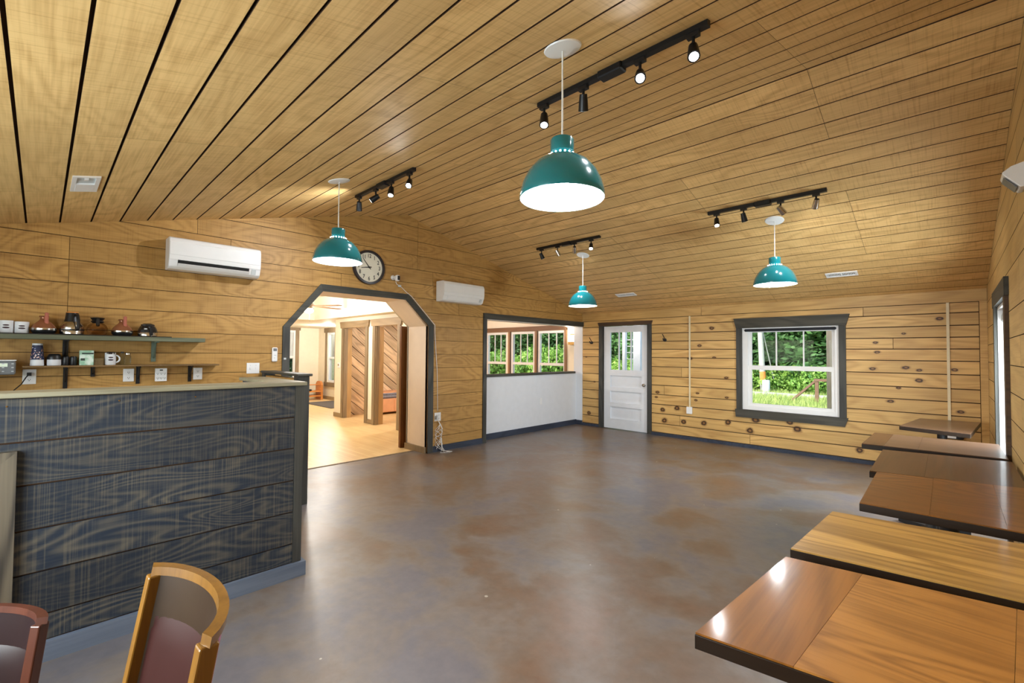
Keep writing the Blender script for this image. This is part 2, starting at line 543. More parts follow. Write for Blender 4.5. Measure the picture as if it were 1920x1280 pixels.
class MB:
    def __init__(self):
        self.v, self.f = [], []

    def poly(self, pts, faces):
        b = len(self.v)
        self.v += [tuple(p) for p in pts]
        self.f += [tuple(b + i for i in q) for q in faces]
        return self

    def box(self, x0, x1, y0, y1, z0, z1):
        p = [(x0, y0, z0), (x1, y0, z0), (x1, y1, z0), (x0, y1, z0), (x0, y0, z1), (x1, y0, z1), (x1, y1, z1), (x0, y1, z1)]
        return self.poly(p, [(0, 3, 2, 1), (4, 5, 6, 7), (0, 1, 5, 4), (1, 2, 6, 5), (2, 3, 7, 6), (3, 0, 4, 7)])

    def prism(self, pts2, a, b, fn):
        """extrude a 2D polygon between depths a and b; fn(u, v, w) -> xyz"""
        n = len(pts2)
        p = [fn(u, v, a) for u, v in pts2] + [fn(u, v, b) for u, v in pts2]
        fs = [tuple(range(n - 1, -1, -1)), tuple(range(n, 2 * n))]
        fs += [(i, (i + 1) % n, n + (i + 1) % n, n + i) for i in range(n)]
        return self.poly(p, fs)

    def cbox(self, x0, x1, y0, y1, z0, z1, c=0.01):
        """box with chamfered upright and top/bottom edges"""
        c = min(c, (x1 - x0) / 2.01, (y1 - y0) / 2.01, (z1 - z0) / 2.01)
        def ring(d, z):
            return [(x0 + d + (c - d) * 0, y0 + c, z), (x0 + c, y0 + d, z), (x1 - c, y0 + d, z), (x1 - d, y0 + c, z),
                    (x1 - d, y1 - c, z), (x1 - c, y1 - d, z), (x0 + c, y1 - d, z), (x0 + d, y1 - c, z)]
        r = ring(c * .999, z0) + ring(0, z0 + c) + ring(0, z1 - c) + ring(c * .999, z1)
        fs = [tuple(range(7, -1, -1)), tuple(range(24, 32))]
        for k in range(3):
            fs += [(8 * k + i, 8 * k + (i + 1) % 8, 8 * k + 8 + (i + 1) % 8, 8 * k + 8 + i) for i in range(8)]
        return self.poly(r, fs)

    def lathe(self, prof, n=24, c=(0, 0, 0), fn=None, cap0=True, cap1=True):
        """revolve (radius, height) pairs about the vertical; fn maps local xyz"""
        fn = fn or (lambda x, y, z: (c[0] + x, c[1] + y, c[2] + z))
        p = []
        for r, z in prof:
            for i in range(n):
                a = 2 * math.pi * i / n
                p.append(fn(r * math.cos(a), r * math.sin(a), z))
        fs = []
        for k in range(len(prof) - 1):
            fs += [(k * n + i, k * n + (i + 1) % n, (k + 1) * n + (i + 1) % n, (k + 1) * n + i) for i in range(n)]
        if cap0:
            fs.append(tuple(range(n - 1, -1, -1)))
        if cap1:
            fs.append(tuple(range((len(prof) - 1) * n, len(prof) * n)))
        return self.poly(p, fs)

    def rod(self, a, b, r0, r1=None, n=10, caps=True):
        r1 = r0 if r1 is None else r1
        a, b = Vector(a), Vector(b)
        d = (b - a).normalized()
        s = d.orthogonal().normalized()
        t = d.cross(s)
        p = []
        for q, r in ((a, r0), (b, r1)):
            for i in range(n):
                an = 2 * math.pi * i / n
                p.append(q + (s * math.cos(an) + t * math.sin(an)) * r)
        fs = [(i, (i + 1) % n, n + (i + 1) % n, n + i) for i in range(n)]
        if caps:
            fs += [tuple(range(n - 1, -1, -1)), tuple(range(n, 2 * n))]
        return self.poly(p, fs)

    def tube(self, pts, r, n=8):
        pts = [Vector(p) for p in pts]
        p, prev = [], None
        for i, q in enumerate(pts):
            d = (pts[min(i + 1, len(pts) - 1)] - pts[max(i - 1, 0)]).normalized()
            s = d.orthogonal().normalized() if prev is None else (prev - d * prev.dot(d)).normalized()
            prev = s
            t = d.cross(s)
            for k in range(n):
                a = 2 * math.pi * k / n
                p.append(q + (s * math.cos(a) + t * math.sin(a)) * r)
        m = len(pts)
        fs = [(k * n + i, k * n + (i + 1) % n, (k + 1) * n + (i + 1) % n, (k + 1) * n + i) for k in range(m - 1) for i in range(n)]
        fs += [tuple(range(n - 1, -1, -1)), tuple(range((m - 1) * n, m * n))]
        return self.poly(p, fs)

    def build(self, name, mat, parent=None, smooth=False, local=False, bevel=0.0):
        me = bpy.data.meshes.new(name)
        vv = self.v
        if parent is not None and not local:
            o = world_loc(parent)
            vv = [(x[0] - o.x, x[1] - o.y, x[2] - o.z) for x in vv]
        me.from_pydata([tuple(x) for x in vv], [], self.f)
        bm = bmesh.new()
        bm.from_mesh(me)
        bmesh.ops.recalc_face_normals(bm, faces=bm.faces)
        bm.to_mesh(me)
        bm.free()
        me.materials.append(MATS[mat])
        if smooth:
            for q in me.polygons:
                q.use_smooth = True
            try:
                me.set_sharp_from_angle(angle=math.radians(40))
            except Exception:
                pass
        o = bpy.data.objects.new(name, me)
        COL.objects.link(o)
        if parent is not None:
            o.parent = parent
        if bevel:
            md = o.modifiers.new('edge', 'BEVEL')
            md.width = bevel
            md.segments = 2
            md.limit_method = 'ANGLE'
        return o


def tag(o, label=None, cat=None, group=None, kind=None):
    if label:
        o['label'] = label
    if cat:
        o['category'] = cat
    if group:
        o['group'] = group
    if kind:
        o['kind'] = kind
    return o


def thing(name, label, cat, loc=(0, 0, 0), group=None, rotz=0.0):
    o = bpy.data.objects.new(name, None)
    o.empty_display_size = 0.05
    o.location = loc
    o.rotation_euler = (0, 0, rotz)
    COL.objects.link(o)
    return tag(o, label, cat, group)


def struct(name, mb, mat, parent=None, label=None, **kw):
    o = mb.build(name, mat, parent, **kw)
    if parent is None:
        o['kind'] = 'structure'
    if label:
        o['label'] = label
    return o


def copy_tree(o, parent=None, loc=None, rotz=None):
    c = o.copy()
    COL.objects.link(c)
    if parent is not None:
        c.parent = parent
    if loc is not None:
        c.location = loc
    if rotz is not None:
        c.rotation_euler = (0, 0, rotz)
    for ch in o.children:
        copy_tree(ch, c)
    return c


# -------- 2D clipping (for boards cut around openings)
def clip(poly, a, b, keep_left):
    """clip a convex polygon by the line a->b"""
    out = []
    sgn = 1 if keep_left else -1
    side = lambda p: sgn * ((b[0] - a[0]) * (p[1] - a[1]) - (b[1] - a[1]) * (p[0] - a[0]))
    for i in range(len(poly)):
        p, q = poly[i], poly[(i + 1) % len(poly)]
        sp, sq = side(p), side(q)
        if sp >= -1e-9:
            out.append(p)
        if (sp > 1e-9 and sq < -1e-9) or (sp < -1e-9 and sq > 1e-9):
            t = sp / (sp - sq)
            out.append((p[0] + t * (q[0] - p[0]), p[1] + t * (q[1] - p[1])))
    return out if len(out) >= 3 else []


def area(p):
    return abs(sum(p[i][0] * p[(i + 1) % len(p)][1] - p[(i + 1) % len(p)][0] * p[i][1] for i in range(len(p)))) / 2


def subtract(polys, hole):
    """polys minus a convex counter-clockwise hole"""
    res = []
    for p in polys:
        cur = p
        for i in range(len(hole)):
            a, b = hole[i], hole[(i + 1) % len(hole)]
            o = clip(cur, a, b, False)
            if o and area(o) > 1e-5:
                res.append(o)
            cur = clip(cur, a, b, True)
            if not cur:
                break
    return res


def rect(u0, u1, v0, v1):
    return [(u0, v0), (u1, v0), (u1, v1), (u0, v1)]


def boards(parent, mat, cells, holes, bound, fn, t0, t1, gap_v=0.006, gap_u=0.002, name='plank', side='groove_wood'):
    """cells: (u0,u1,v0,v1) rectangles -> one plank object each, cut by bounds and holes"""
    n = 0
    for (u0, u1, v0, v1) in cells:
        polys = [rect(u0 + gap_u / 2, u1 - gap_u / 2, v0 + gap_v / 2, v1 - gap_v / 2)]
        for a, b in bound:
            polys = [q for q in (clip(p, a, b, True) for p in polys) if q]
        for h in holes:
            polys = subtract(polys, h)
        polys = [p for p in polys if area(p) > 2e-4]
        if not polys:
            continue
        m = MB()
        for p in polys:
            m.prism(p, t0, t1, fn)
        o = m.build(name, mat, parent)
        if side:
            o.data.materials.append(MATS[side])
            k = 0
            for p in polys:
                for j in range(k + 2, k + 2 + len(p)):
                    o.data.polygons[j].material_index = 1
                k += 2 + len(p)
        n += 1
    return n


def row_cells(u0, u1, vs_, seams_fn):
    cells = []
    for i in range(len(vs_) - 1):
        us = [u0] + sorted(s for s in seams_fn(i) if u0 < s < u1) + [u1]
        for a, b in zip(us[:-1], us[1:]):
            cells.append((a, b, vs_[i], vs_[i + 1]))
    return cells


# ================================================================== THE SETTING
# ---- floors
f = MB().box(-5.78, XR + 0.3, YF - 0.3, YB + 0.3, -0.12, 0.0)
struct('floor', f, 'stained_concrete', label='brown-grey stained concrete floor with worn blotches and pale flecks')
f = MB().box(-15.0, -5.785, YF - 0.3, 8.3, -0.12, -0.002)
struct('floor', f, 'maple_strip_floor', label='pale maple strip floor beyond the arched opening')
struct('trim_1', MB().box(-5.80, -5.765, 1.9, 4.05, 0.0, 0.006), 'grey_casing_z', label='thin wooden floor threshold under the archway')

# ---- ceiling: two sloping planes of grooved boards
def roof_map(slope_front):
    if slope_front:
        return lambda x, y, w: (x, y, ZR - SF * (YRG - y) + w)
    return lambda x, y, w: (x, y, ZR - SB * (y - YRG) + w)


m = MB()
m.prism(rect(XL - 0.5, XR + 0.3, YF - 0.3, YRG), 0.02, 0.14, roof_map(True))
m.prism(rect(XL - 0.5, XR + 0.3, YRG, YB + 0.3), 0.02, 0.14, roof_map(False))
ceiling = struct('ceiling', m, 'groove_wood', label='vaulted ceiling of golden grooved boards meeting at a ridge')
SEAMS = [-4.40, -3.18, -1.90, -0.68]
ys = [-0.105 + 0.1955 * k for k in range(-5, 20)]
ys = [YF - 0.005] + [y for y in ys if YF + 0.05 < y < YRG - 0.06] + [YRG]
boards(ceiling, 'ceiling_wood', row_cells(XL, XR, ys, lambda i: ([SEAMS[0], SEAMS[2]] if (i // 6) % 2 == 0 else [SEAMS[1], SEAMS[3]])),
       [], [], roof_map(True), 0.0, 0.022, gap_v=0.0125, gap_u=0.0015)
ys = [YRG + 0.004] + [3.75 + 0.1965 * k for k in range(21)]
ys = [y for y in ys if y < YB - 0.05] + [YB + 0.005]
boards(ceiling, 'ceiling_wood_back', row_cells(XL, XR, ys, lambda i: ([SEAMS[3], SEAMS[1] - 0.02] if (i // 4) % 2 == 0 else [SEAMS[2], SEAMS[0] + .02])
                                              if i < 8 else ([SEAMS[3], SEAMS[1]] if i < 15 else [SEAMS[2], SEAMS[0]])),
       [], [], roof_map(False), 0.0, 0.022, gap_v=0.0095, gap_u=0.0022)

# ---- left gable wall (arch and half-wall opening)
ARCH = [(1.985, -0.05), (3.925, -0.05), (3.925, 1.850), (3.540, 2.205), (2.362, 2.205), (1.985, 1.748)]
OPEN_ = [(5.06, -0.05), (YB + 0.02, -0.05), (YB + 0.02, 2.03), (5.06, 2.03)]
GABLE = [((YB + 0.3, ceil_z(YB + 0.3) + 0.002), (YRG, ZR + 0.002)), ((YRG, ZR + 0.002), (YF - 0.3, ceil_z(YF - 0.3) + 0.002))]
fl = lambda y, z, w: (XL - w, y, z)
m = MB()
for p in subtract(subtract([[(YF - 0.3, -0.05), (YB, -0.05), (YB, ceil_z(YB)), (YRG, ZR), (YF - 0.3, ceil_z(YF - 0.3))]], ARCH), OPEN_):
    m.prism(p, 0.010, 0.05, fl)
wall_left = struct('wall_left', m, 'groove_wood', label='gable wall of golden grooved plywood boards with archway and half-wall opening')
zs = [0.02, 0.222] + [0.431 + 0.2015 * k for k in range(17)]
def seam_l(i):
    z = zs[i]
    s = []
    if z < 2.2:
        s = [0.155, 2.95, 4.5]
        if z < 0.4:
            s = [1.3, 2.95]
    elif z < 2.6:
        s = [1.38, 4.0, 6.4] if z > 2.3 else [0.155, 2.6, 4.97, 6.9]
    else:
        s = [1.08, 3.73]
    if z < 2.0:
        s = [q for q in s if q != 4.5]
    return s
boards(wall_left, 'wall_ply', row_cells(YF, YB, zs, seam_l), [ARCH, OPEN_], GABLE, fl, 0.0, 0.014, gap_v=0.0055, gap_u=0.003)

# deep arch reveal (the wall is half a metre thick)
XLB = -6.02
rv = MB()
ring = [(3.925, 0.0), (3.925, 1.850), (3.540, 2.205), (2.362, 2.205), (1.985, 1.748), (1.985, 0.0)]
for i in range(5):
    (y0, z0), (y1, z1) = ring[i], ring[i + 1]
    d = Vector((z1 - z0, -(y1 - y0))).normalized() * 0.03
    if True:
        rv.prism([(y0, z0), (y1, z1), (y1 + d.x, z1 + d.y), (y0 + d.x, z0 + d.y)], 0.012, XL - XLB, fl)
struct('wall_arch_reveal', rv, 'reveal_paint', label='cream painted lining of the deep archway')
m = MB()
for p in subtract([[(YF - 0.3, -0.02), (5.0, -0.02), (5.0, 2.9), (YF - 0.3, 2.9)]], ARCH):
    m.prism(p, XL - XLB - 0.02, XL - XLB + 0.01, fl)
struct('wall_arch_back', m, 'cream_paint', label='cream back face of the archway wall')
struct('baseboard_arch', MB().box(-6.03, -5.51, 3.895, 3.93, 0, 0.085), 'grey_casing_z', label='brown baseboard at the foot of the archway')

# archway casing: five stained boards
trim_arch = struct('trim_2', MB().box(XL + 0.001, XL + 0.018, 1.915, 1.995, 0, 1.75), 'charcoal_z', label='charcoal stained casing boards framing the archway')
oy = [(1.915, 1.747), (2.342, 2.282), (3.577, 2.280), (4.018, 1.866)]
iy = [(1.995, 1.747), (2.369, 2.197), (3.535, 2.198), (3.93, 1.85)]
out = lambda y, z, w: (XL + w, y, z)
for k in range(3):
    MB().prism([iy[k], iy[k + 1], oy[k + 1], oy[k]], 0.001, 0.019, out).build('casing_board', 'charcoal_y', trim_arch)
MB().prism([(3.93, 0), (4.022, 0), (4.018, 1.866), (3.93, 1.85)], 0.001, 0.018, out).build('casing_board', 'charcoal_z', trim_arch)
tag_plate = MB().box(XL + 0.018, XL + 0.021, 1.93, 1.955, 1.37, 1.39).build('sticker', 'pale_grey', trim_arch)

# half-wall opening casing
trim_open = struct('trim_3', MB().box(XL + 0.001, XL + 0.019, 5.008, 5.085, 0, 2.02), 'charcoal_z', label='charcoal stained casing around the half-wall opening')
MB().box(XL + 0.001, XL + 0.03, 5.008, YB - 0.002, 2.02, 2.115).build('casing_board', 'charcoal_y', trim_open)
struct('wall_opening_reveal', MB().box(-5.70, XL - 0.012, 5.03, 5.062, 0, 2.03).box(-5.70, XL - 0.012, 5.03, YB, 2.015, 2.05), 'white_paint', label='white lining of the half-wall opening')

# half wall with dark ledge
struct('wall_half', MB().box(-5.74, -5.655, 5.06, 7.86, 0.0, 1.055), 'white_paint', label='white painted half wall below the sunroom opening')
struct('trim_4', MB().cbox(-5.78, -5.625, 5.065, 7.74, 1.056, 1.098, 0.006), 'charcoal_y', label='dark wooden ledge capping the white half wall')
struct('baseboard_half', MB().box(-5.654, -5.636, 5.09, 7.79, 0.0, 0.10), 'navy_board', label='navy baseboard along the white half wall')
struct('wall_corner', MB().box(-5.715, XL - 0.001, YB, YB + 0.16, 0.0, 2.30), 'white_paint', label='white corner post at the end of the half-wall opening')
struct('baseboard_corner', MB().box(-5.655, XL, YB - 0.018, YB - 0.001, 0.0, 0.09), 'navy_board', label='navy baseboard under the white corner post')
struct('baseboard_left', MB().box(XL + 0.001, XL + 0.016, 4.023, 5.007, 0.0, 0.088), 'navy_board', label='navy baseboard between archway and half wall')

# ---- back wall: knotty pine boards, door and window openings
DOOR = rect(-5.005, -4.040, -0.05, 2.018)
WIN = rect(-2.415, -1.130, 0.595, 1.895)
fb = lambda x, z, w: (x, YB + w, z)
m = MB()
for p in subtract(subtract([rect(XL, XR + 0.3, -0.05, 2.5)], DOOR), WIN):
    m.prism(p, 0.008, 0.16, fb)
wall_back = struct('wall_back', m, 'groove_wood', label='knotty pine board wall with half-glazed door and window')
hz = [0.055, 0.215, 0.395, 0.56, 0.735, 0.905, 1.065, 1.24, 1.405, 1.555, 1.70, 1.845, 2.0, 2.128]
rr = random.Random(3)
def seam_b(i):
    return {0: [-2.3], 1: [-3.43], 4: [-3.72], 6: [-3.4], 9: [-0.55], 12: [-0.86]}.get(i, [])
cells = row_cells(XL, 0.245, hz, seam_b)
for (u0, u1, v0, v1) in cells:
    k = rr.random()
    mine = [q for q in KN if u0 - .03 < q[0] < u1 + .03 and v0 - .03 < q[1] < v1 + .03]
    mat = 'wall_pine'
    if mine:
        mat = 'wall_pine_knots_%d' % len(MATS)
        wood(mat, *PINE, 0, knots=0.08, knot_list=[(a, b, r * (1.45 if b < .6 else 1.0)) for a, b, r in mine], **PINE_KW)
    boards(wall_back, mat, [(u0, u1, v0, v1)], [DOOR, WIN], [], fb, -0.004 * k, 0.012, gap_v=0.012, gap_u=0.005)
boards(wall_back, 'wall_pine', [(XL, -3.05, 2.128, ZE + 0.02), (-3.05, XR, 2.128, ZE + 0.02)], [], [], fb, -0.012, 0.012, gap_v=0.003, gap_u=0.004)
boards(wall_back, 'wall_pine', [(0.247, XR, 0.0, 2.128)], [], [], fb, -0.01, 0.012, gap_v=0.0, gap_u=0.002)
struct('baseboard_back', MB().box(XL, -5.088, YB - 0.018, YB - 0.006, 0, 0.05).box(-3.96, XR, YB - 0.02, YB - 0.006, 0, 0.052), 'navy_board', label='thin dark baseboard under the knotty pine wall')

# ---- right gable wall
RDOOR = rect(5.15, 6.22, -0.05, 1.925)
fr = lambda y, z, w: (XR + w, y, z)
m = MB()
for p in subtract([[(YF - 0.3, -0.05), (YB, -0.05), (YB, ceil_z(YB)), (YRG, ZR), (YF - 0.3, ceil_z(YF - 0.3))]], RDOOR):
    m.prism(p, 0.010, 0.14, fr)
wall_right = struct('wall_right', m, 'groove_wood', label='gable wall of pale boards beside the row of tables')
zr = [0.0] + [0.2 * k for k in range(1, 10)] + [2.10] + [2.10 + 0.205 * k for k in range(1, 8)]
boards(wall_right, 'wall_pine_right', row_cells(YF, YB - 0.012, zr, lambda i: [1.9, 4.3] if i % 2 else [3.1, 6.9]), [RDOOR], GABLE, fr, 0.0, 0.014, gap_v=0.006, gap_u=0.003)

# right door
d2 = struct('door_2', MB().box(XR + 0.0, XR + 0.13, 6.19, 6.222, 0, 1.925).box(XR + 0.0, XR + 0.13, 5.148, 5.18, 0, 1.925).box(XR, XR + 0.13, 5.15, 6.22, 1.895, 1.927), 'white_trim', label='white door lining in the right wall beside the tables')
MB().box(XR - 0.024, XR - 0.001, 6.2, 6.32, 0, 1.93).build('casing_board', 'charcoal_z', d2)
MB().box(XR - 0.024, XR - 0.001, 5.03, 5.165, 0, 1.93).build('casing_board', 'charcoal_brown_x', d2)
MB().box(XR - 0.028, XR - 0.001, 5.0, 6.36, 1.925, 2.065).build('casing_board', 'charcoal_y', d2)
fr2 = MB()
fr2.box(XR + 0.085, XR + 0.12, 5.18, 5.28, 0.01, 1.89).box(XR + 0.085, XR + 0.12, 6.09, 6.19, 0.01, 1.89)
fr2.box(XR + 0.085, XR + 0.12, 5.28, 6.09, 0.01, 0.3).box(XR + 0.085, XR + 0.12, 5.28, 6.09, 1.77, 1.89)
leaf2 = fr2.build('door_leaf', 'white_trim', d2)
MB().box(XR + 0.098, XR + 0.104, 5.28, 6.09, 0.3, 1.77).build('pane', 'pane_glass', leaf2)
clo = MB().cbox(XR + 0.02, XR + 0.075, 5.9, 6.17, 1.78, 1.845, 0.012).rod((XR + 0.03, 5.85, 1.86), (XR + 0.03, 6.15, 1.84), 0.01)
clo.build('door_closer', 'pale_grey', d2)

# ---- front wall (behind the camera) with two windows added to let in fill light
fw_ = lambda x, z, w: (x, YF - w, z)
holes = [rect(-4.75, -3.05, 0.8, 2.0), rect(-2.75, -1.05, 0.8, 2.0)]
pl = [rect(XL - 0.05, XR + 0.3, -0.05, ZEF + 0.05)]
for h in holes:
    pl = subtract(pl, h)
m = MB()
for p in pl:
    m.prism(p, 0.0, 0.14, fw_)
struct('wall_front', m, 'wall_pine_right', label='front wall behind the viewer with two wide added windows')
for k, h in enumerate(holes):
    (x0, z0), (x1, z1) = h[0], h[2]
    w = struct('window_%d' % (k + 5), MB().box(x0, x0 + .05, YF - .1, YF - .03, z0, z1).box(x1 - .05, x1, YF - .1, YF - .03, z0, z1)
               .box(x0 + .05, x1 - .05, YF - .1, YF - .03, z0, z0 + .05).box(x0 + .05, x1 - .05, YF - .1, YF - .03, z1 - .05, z1), 'white_trim',
               label='added wide white framed window in the unseen front wall')
    MB().box(x0 + .05, x1 - .05, YF - .068, YF - .062, z0 + .05, z1 - .05).build('pane', 'pane_glass', w)

# ---- half-glazed white door in the back wall
yd = YB + 0.012
dr = MB()
dx0, dx1 = -4.985, -4.058
gx0, gx1, gz0, gz1 = -4.843, -4.168, 1.155, 1.885
dr.box(dx0, gx0, yd, yd + .04, 0.014, 2.005).box(gx1, dx1, yd, yd + .04, 0.014, 2.005).box(gx0, gx1, yd, yd + .04, gz1, 2.005)
rails = [(gz0, 1.045), (0.815, 0.74), (0.52, 0.435), (0.2, 0.014)]
for a, b in rails:
    dr.box(gx0, gx1, yd, yd + .04, b, a)
door = struct('door_1', dr, 'white_paint', label='white half-glazed panel door in the pine wall')
for a, b in ((1.045, 0.815), (0.74, 0.52), (0.435, 0.2)):
    MB().box(gx0 - .002, gx1 + .002, yd + .033, yd + .038, b, a).build('door_panel', 'white_paint', door)
MB().box(gx0, gx1, yd + .018, yd + .023, gz0, gz1).build('pane', 'pane_glass', door)
for mx in (-4.655, -4.395):
    MB().box(mx - .012, mx + .012, yd + .004, yd + .036, gz0, gz1).build('muntin', 'white_paint', door)
kb = MB().lathe([(0.005, 0), (0.028, 0.002), (0.028, 0.008), (0.012, 0.012), (0.012, 0.03), (0.026, 0.04), (0.028, 0.055), (0.018, 0.068), (0.002, 0.07)], 16,
                fn=lambda x, y, z: (-4.115 + x, yd - z, 0.885 + y))
kb.build('door_knob', 'steel', door, smooth=True)
MB().box(-4.125, -4.105, yd - .002, yd + .001, 0.77, 0.815).build('keyhole_plate', 'white_plastic', door)
tr = struct('trim_5', MB().box(-5.088, -5.002, YB - .022, YB + .011, 0, 2.02), 'charcoal_z', label='dark casing around the half-glazed white door')
MB().box(-4.043, -3.958, YB - .022, YB + .011, 0, 2.02).build('casing_board', 'charcoal_z', tr)
MB().prism([(-5.088, 2.02), (-3.958, 2.02), (-3.935, 2.085), (-5.112, 2.085)], -0.03, 0.011, fb).build('casing_board', 'charcoal_brown_x', tr)

# ---- double-hung window in the back wall
wy = YB + 0.03
w = MB()
w.box(-2.41, -2.33, wy - .02, wy + .08, .60, 1.89).box(-1.185, -1.135, wy - .02, wy + .08, .60, 1.89)
w.box(-2.33, -1.185, wy - .02, wy + .08, .60, .66).box(-2.33, -1.185, wy - .02, wy + .08, 1.855, 1.89)
win = struct('window_1', w, 'white_trim', label='white double-hung window in the pine wall')
up_ = MB().box(-2.33, -2.283, wy + .03, wy + .06, 1.27, 1.855).box(-1.228, -1.185, wy + .03, wy + .06, 1.27, 1.855)
up_.box(-2.283, -1.228, wy + .03, wy + .06, 1.82, 1.855).box(-2.283, -1.228, wy + .03, wy + .06, 1.27, 1.30)
us = up_.build('upper_sash', 'white_trim', win)
MB().box(-2.283, -1.228, wy + .043, wy + .047, 1.30, 1.82).build('pane', 'pane_glass', us)
for mx in (-1.938, -1.577):
    MB().box(mx - .009, mx + .009, wy + .036, wy + .054, 1.30, 1.82).build('muntin', 'white_trim', us)
lo_ = MB().box(-2.33, -2.275, wy, wy + .028, .66, 1.30).box(-1.232, -1.185, wy, wy + .028, .66, 1.30)
lo_.box(-2.275, -1.232, wy, wy + .028, .66, .705).box(-2.275, -1.232, wy, wy + .028, 1.232, 1.30)
ls = lo_.build('lower_sash', 'white_trim', win)
MB().box(-2.275, -1.232, wy + .012, wy + .016, .705, 1.232).build('pane', 'pane_glass', ls)
MB().cbox(-2.375, -1.165, YB - .012, YB + .03, 1.832, 1.872, 0.012).build('roller_shade', 'shade_black', win)
tr = struct('trim_6', MB().box(-2.492, -2.408, YB - .022, YB + .011, .59, 1.90), 'charcoal_z', label='dark weathered casing around the double-hung window')
MB().box(-1.137, -1.055, YB - .022, YB + .011, .59, 1.90).build('casing_board', 'charcoal_z', tr)
MB().prism([(-2.492, 1.89), (-1.05, 1.89), (-1.008, 2.045), (-2.53, 2.045)], -0.032, 0.011, fb).build('casing_board', 'charcoal_x', tr)
MB().prism([(-2.5, .475), (-1.075, .475), (-1.035, .598), (-2.51, .598)], -0.032, 0.011, fb).build('casing_board', 'charcoal_x', tr)

# ================================================================== ROOM BEYOND THE ARCH
struct('wall_far', MB().box(-14.75, -14.6, -1.3, 5.25, 0, 3.0).box(-14.75, -14.6, 5.48, 6.3, 0, 3.0).box(-14.75, -14.6, 5.25, 5.48, 0, .62).box(-14.75, -14.6, 5.25, 5.48, 2.12, 3.0), 'cream_paint', label='cream far wall of the room beyond the archway')
struct('wall_far_side', MB().box(-14.6, -13.95, 6.2, 6.35, 0, 3.0).box(-13.4, -10.2, 6.2, 6.35, 0, 3.0).box(-13.95, -13.4, 6.2, 6.35, 0, .53).box(-13.95, -13.4, 6.2, 6.35, 2.06, 3.0), 'cream_paint', label='cream side wall with a tall window beyond the archway')
struct('wall_near_side', MB().box(-14.7, -6.0, -1.35, -1.2, 0, 3.0), 'cream_paint', label='cream wall on the near side of the room beyond the archway')
struct('baseboard_far', MB().box(-14.6, -10.22, 6.175, 6.199, 0, 0.1), 'grey_casing_x', label='brown baseboard under the tall window')
# ceiling with raised tray
struct('ceiling', MB().box(-15, -6.0, -1.4, 4.45, 2.72, 2.8), 'cream_ceiling', label='raised white ceiling in the room beyond the archway')
struct('ceiling', MB().box(-15, -6.0, 4.45, 4.83, 2.205, 2.8).box(-15, -10.2, 4.83, 6.35, 2.205, 2.8).box(-15, -10.75, -1.4, 4.45, 2.205, 2.719), 'cream_ceiling', label='lower white soffit around the raised ceiling')
# partition with two cased openings
PX = [(-9.74, -8.77), (-8.37, -7.54)]
pl = [rect(-10.2, -6.03, 0.0, 2.21)]
for a, b in PX + [(-7.02, -6.2)]:
    pl = subtract(pl, rect(a, b, -0.05, 2.0))
m = MB()
for p in pl:
    m.prism(p, 0.0, 0.14, lambda x, z, w_: (x, 4.71 + w_, z))
struct('wall_partition', m, 'cream_paint', label='cream partition with timber cased openings')
for k, (a, b) in enumerate(PX + [(-7.02, -6.2)]):
    t_ = struct('trim_%d' % (7 + k), MB().box(a - .1, a + .0, 4.685, 4.709, 0, 2.0), 'grey_casing_z',
                label=['weathered casing of the opening nearest the bench', 'weathered casing of the middle cased opening', 'weathered casing beside the dark panel'][k])
    MB().box(b, b + .1, 4.685, 4.709, 0, 2.0).build('casing_board', 'grey_casing_z', t_)
    MB().prism([(a - .13, 1.99), (b + .13, 1.99), (b + .16, 2.13), (a - .17, 2.13)], 4.675, 4.709, lambda x, z, w_: (x, w_, z)).build('casing_board', 'grey_casing_x', t_)
    MB().box(a + .001, a + .02, 4.70, 4.78, 0, 1.988).build('jamb_board', 'grey_casing_z', t_)
    MB().box(a + .001, a + .017, 4.781, 4.88, 0, 1.988).build('jamb_board', 'gold_jamb', t_)
    MB().box(b - .02, b - .001, 4.70, 4.88, 0, 1.988).build('jamb_board', 'gold_jamb', t_)
struct('baseboard_partition', MB().box(-10.2, -9.84, 4.692, 4.709, 0, .09).box(-8.67, -8.47, 4.692, 4.709, 0, .09), 'grey_casing_x', label='brown baseboard along the cream partition')
struct('wall_partition_end', MB().box(-10.2, -10.06, 4.85, 8.3, 0, 2.21), 'cream_paint', label='cream return wall behind the partition')

